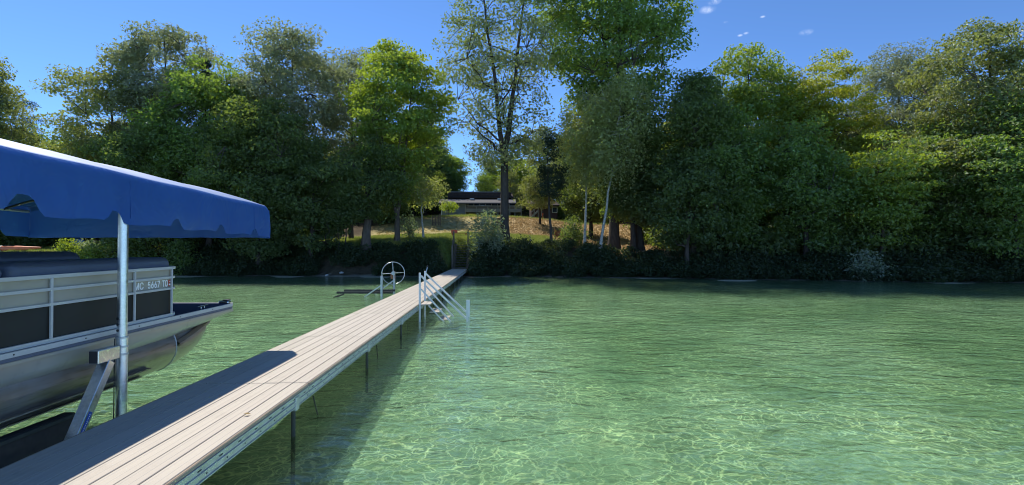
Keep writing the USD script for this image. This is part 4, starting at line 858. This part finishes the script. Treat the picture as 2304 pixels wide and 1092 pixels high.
hs.part('fascia', box((hx(1080), HY + 7.05, hzp(428) + .50), (hx(1157) - hx(1004), .08, .14)), deck_grey, smooth=False)
# porch deck and railing
dz = hzp(479.5); xe = hx(1171)
hs.part('porch_floor', box(((xm + xe) / 2, HY - 1.1, dz), (xe - xm, 2.2, .1)), deck_grey, smooth=False)
hs.part('porch_fascia', box(((xm + xe) / 2, HY - 2.2, (hzp(472.5) + dz) / 2), (xe - xm, .05, hzp(472.5) - dz + .06)), deck_grey, smooth=False)
hs.part('railing', [box(((xm + xe) / 2, HY - 2.2, hzp(466.5)), (xe - xm, .10, .09)), box(((xm + xe) / 2, HY - 2.2, hzp(469.5)), (xe - xm, .05, .06))], deck_grey, smooth=False)
for k, px in enumerate((1049, 1073, 1098, 1120, 1146, 1157, 1171)): hs.part('porch_post', box((hx(px), HY - 2.26, (hzp(466) + hz - .5) / 2), (.12, .06, hzp(466) - hz + .5)), deck_grey, smooth=False)
hs.part('corner_board', box((xl, HY - .06, (hz + wz) / 2), (.1, .06, wz - hz)), white_trim, smooth=False)

shed = Thing('shed', 'red-brown wooden shed half hidden by trees right of the house', 'shed', (X_of(1225, 72), 72, float(ground(X_of(1225, 72), 72))))
sx_, sz_ = X_of(1225, 72), float(ground(X_of(1225, 72), 72))
shed.part('wall', box((sx_, 74, sz_ + .95), (3.6, 4, 2.5)), shed_red, smooth=False); shed.part('roof', slab(sx_ - 2.1, sx_ + 2.1, 71.5, sz_ + 2.1, 76.5, sz_ + 3.2), roof_brown, smooth=False)
wnd = shed.part('window', box((X_of(1248, 72), 71.97, Z_of(472, 72)), (.75, .06, .8)), white_trim, smooth=False); shed.part('pane', box((X_of(1248, 72), 71.93, Z_of(472, 72)), (.6, .03, .65)), pane, smooth=False, parent=wnd)
for k in range(12): shed.part('board', box((sx_ - 1.65 + .3 * k, 71.985, sz_ + .95), (.285, .03, 2.46)), shed_red, smooth=False)
os_ = Thing('outdoor_steps', 'greyed wooden steps with railing in front of the red-brown shed', 'steps', (X_of(1205, 70), 70, float(ground(X_of(1205, 70), 70))))
p0, p1 = at(1193, 480, 70), at(1211, 463, 70)
for dy in (0, .9): os_.part('handrail', beam(p0 + [0, dy, 0], p1 + [0, dy, 0], .07, .09), deck_grey, smooth=False); os_.part('stringer', beam(p0 + [0, dy, -.7], p1 + [0, dy, -.7], .06, .2), deck_grey, smooth=False)
for k in range(6): os_.part('tread', box(p0 + (p1 - p0) * (k + .5) / 6 + [0, .45, -.62], (.22, .85, .04)), deck_grey, smooth=False)
for t_ in (0, .5, 1.0): q = p0 + (p1 - p0) * t_; os_.part('post', box(q + [0, 0, -.75], (.08, .08, 1.6)), deck_grey, smooth=False)
os_.part('landing_rail', beam(p1, at(1219, 463, 70), .07, .09), deck_grey, smooth=False); os_.part('landing_post', beam(at(1219, 463, 70), at(1219, 486, 70), .08, .08), deck_grey, smooth=False)

hstep = Thing('hill_steps', 'short flight of timber garden steps on the grassy slope left of the tall trunk', 'steps', at(1117, 508, 57))
for k in range(5):
    Y = 56.5 + 1.3 * k; X = X_of(1117, Y); g_ = float(ground(X, Y)); hstep.part('step', box((X, Y, g_ + .06), (X_of(1127, Y) - X_of(1107, Y), .5, .16), bev=.01), old_wood, smooth=False)

# small things on shore
fn = Thing('picket_fence', 'short dark picket fence under the trees left of the grassy slope', 'fence', at(980, 508, 58))
for k, px in enumerate(np.linspace(973, 990, 6)):
    X = X_of(px, 58); g_ = float(ground(X, 58)); fn.part('picket', box((X, 58, g_ + .55), (.10 if k < 5 else .16, .05, 1.2 if k < 5 else 1.5), bev=.01), old_wood, smooth=False)
for z_ in (.3, .85): fn.part('fence_rail', box((X_of(981, 58), 58.04, float(ground(X_of(981, 58), 58)) + z_), (X_of(990, 58) - X_of(973, 58), .04, .09)), old_wood, smooth=False)
bn = Thing('red_bench', 'low red plank bench on the lawn behind the stair top', 'bench', at(1032, 526, 46.5))
bx_ = X_of(1033, 46.5); bz_ = float(ground(bx_, 46.5))
for k in range(3): bn.part('seat_plank', box((bx_, 46.5 + .13 * k, bz_ + .36), (1.5, .12, .04), bev=.006), red_wood, smooth=False)
for x_ in (-.6, .6): bn.part('leg', box((bx_ + x_, 46.63, bz_ + .16), (.08, .34, .36)), red_wood, smooth=False)
bn.part('backrest', box((bx_ - .45, 46.85, bz_ + .52), (.55, .04, .25), bev=.006), red_wood, smooth=False)
rp = Thing('fire_screen', 'rusty curved steel panel on the leaf-covered slope right of the thin cedar', 'panel', at(1256, 530, 50))
a_ = np.linspace(-.2, np.pi + .2, 17); c_ = at(1257, 524, 50); g_ = float(ground(c_[0], 50)); hgt = 1.05
Pq = []
for r_ in (.44, .425):
    Pq.append([[(c_[0] + r_ * math.cos(t), 50.0 + r_ * math.sin(t), g_ - .05 + h * (1 + .0 * t) * (.72 + .28 * abs(math.cos(t)))) for h in (0, hgt)] for t in a_])
o_, i_ = grid_mesh(np.array(Pq[0])), grid_mesh(np.array(Pq[1])); rim = grid_mesh(np.stack([np.array(Pq[0])[:, 1], np.array(Pq[1])[:, 1]], 1))
rp.part('sheet', [o_, (i_[0], i_[1][:, ::-1]), rim], rust); rp.part('stiffener', pipe([(c_[0] + .45 * math.cos(t), 50 + .45 * math.sin(t), g_ + .05) for t in a_], .018, 6), rust)
sk_ = Thing('marker_stake', 'thin red marker stake on the slope in front of the shed', 'stake', at(1221, 497, 63)); X = X_of(1221, 63); g_ = float(ground(X, 63))
sk_.part('rod', pipe([(X, 63, g_ - .1), (X, 63, g_ + .75)], .03, 8), red_wood); sk_.part('flag', box((X, 63, g_ + .72), (.16, .03, .22)), red_wood, smooth=False)
ky = Thing('kayak', 'orange kayak with white end lying on the left lawn above the boat seats', 'kayak', at(40, 565, 43))
k0, k1 = at(-70, 561, 46.5), at(93, 560, 46.9)
def hull(a, b, w, h, n=18):
    a, b = np.array(a), np.array(b); R = frame_of(b - a); g = np.linspace(0, 2 * np.pi, 17); rows = []
    for t in np.linspace(0, 1, n):
        k = max(math.sin(math.pi * min(max(t, .02), .98)) ** .6, .05); c = a + (b - a) * t + np.array([0, 0, .10 * (2 * t - 1) ** 2])
        rows.append([c + R[:, 0] * w * k * math.cos(q) + R[:, 1] * h * k * math.sin(q) for q in g])
    return np.array(rows)
k0[2] = max(k0[2], float(ground(k0[0], 46.5)) + .25); k1[2] = max(k1[2], float(ground(k1[0], 46.9)) + .25)
Kr = hull(k0, k1, .36, .26)
ky.part('hull', grid_mesh(Kr[8:]), orange_pl, smooth=True, label='orange half of the kayak hull'); ky.part('hull', grid_mesh(Kr[:9]), white_pl, smooth=True, label='white half of the kayak hull')
ky.part('cockpit_rim', pipe([(k0 * .45 + k1 * .55) + np.array([.5 * math.cos(t), .22 * math.sin(t), .25]) for t in np.linspace(0, 2 * np.pi, 17)], .02, 6), black)
tp = Thing('covered_boat', 'small boat under a blue tarp on the far left lawn', 'covered boat', at(172, 545, 58)); ta, tb = at(156, 541, 58), at(190, 542, 58); tz = float(ground(172 / 1180 * 0 + X_of(172, 58), 58)) + .35; ta[2] = tb[2] = tz
tp.part('tarp', grid_mesh(hull(ta, tb, .6, .42)), tarp_m, smooth=True); 
for q_ in (.3, .7): tp.part('cradle', box(ta * (1 - q_) + tb * q_ - [0, 0, .4], (.1, .9, .5)), old_wood, smooth=False)
def hit(px, py):
    for Y in np.arange(24, 90, .05):
        p = at(px, py, Y)
        if p[2] <= max(float(ground(p[0], Y)), 0): return p
    return at(px, py, 40)
ROCKS = [(695, 585, .34, 'pale boulder in the dark bank below the canopy end'), (786, 597, .15, 'small white stone right of the two thin dark stems'), (768, 616, .13, 'white stone at the edge of the narrow sandy patch'),
         (788, 584, .11, 'smallest white stone high in the bank beside the thin stems'), (735, 621, .10, 'flat pale stone at the left end of the narrow sandy patch'), (1580, 622, .15, 'pale flat stone at the dark waterline on the right')]
for k, (px, py, r_, lab) in enumerate(ROCKS):
    ic = trimesh.creation.icosphere(2, 1.0); v = np.array(ic.vertices); v *= (.75 + .5 * meshkit.noise(v * 1.3 + 20 * k, k))[:, None] * np.array([1.25, .9, .75]) * r_
    X, Y, _ = hit(px, py); single('rock', (v + [X, Y, max(float(ground(X, Y)), 0) + r_ * .45], np.array(ic.faces)), rock_m, lab, 'rock', group='pale stones on the shore', smooth=40)
for k, (pts, r_, lab) in enumerate([([(1352, 592, 37.6), (1348, 560, 38.4), (1356, 540, 39)], .05, 'broken pale branch standing at the foot of the leaning birch'), ([(1180, 560, 38.8), (1195, 540, 39.3), (1188, 520, 39.6)], .02, 'thin bare twig sticking up beside the bank bush')]):
    single('branch', pipe([at(*p) for p in pts], [r_, r_ * .8, r_ * .3], 7), bark_birch, lab, 'branch', smooth=True)
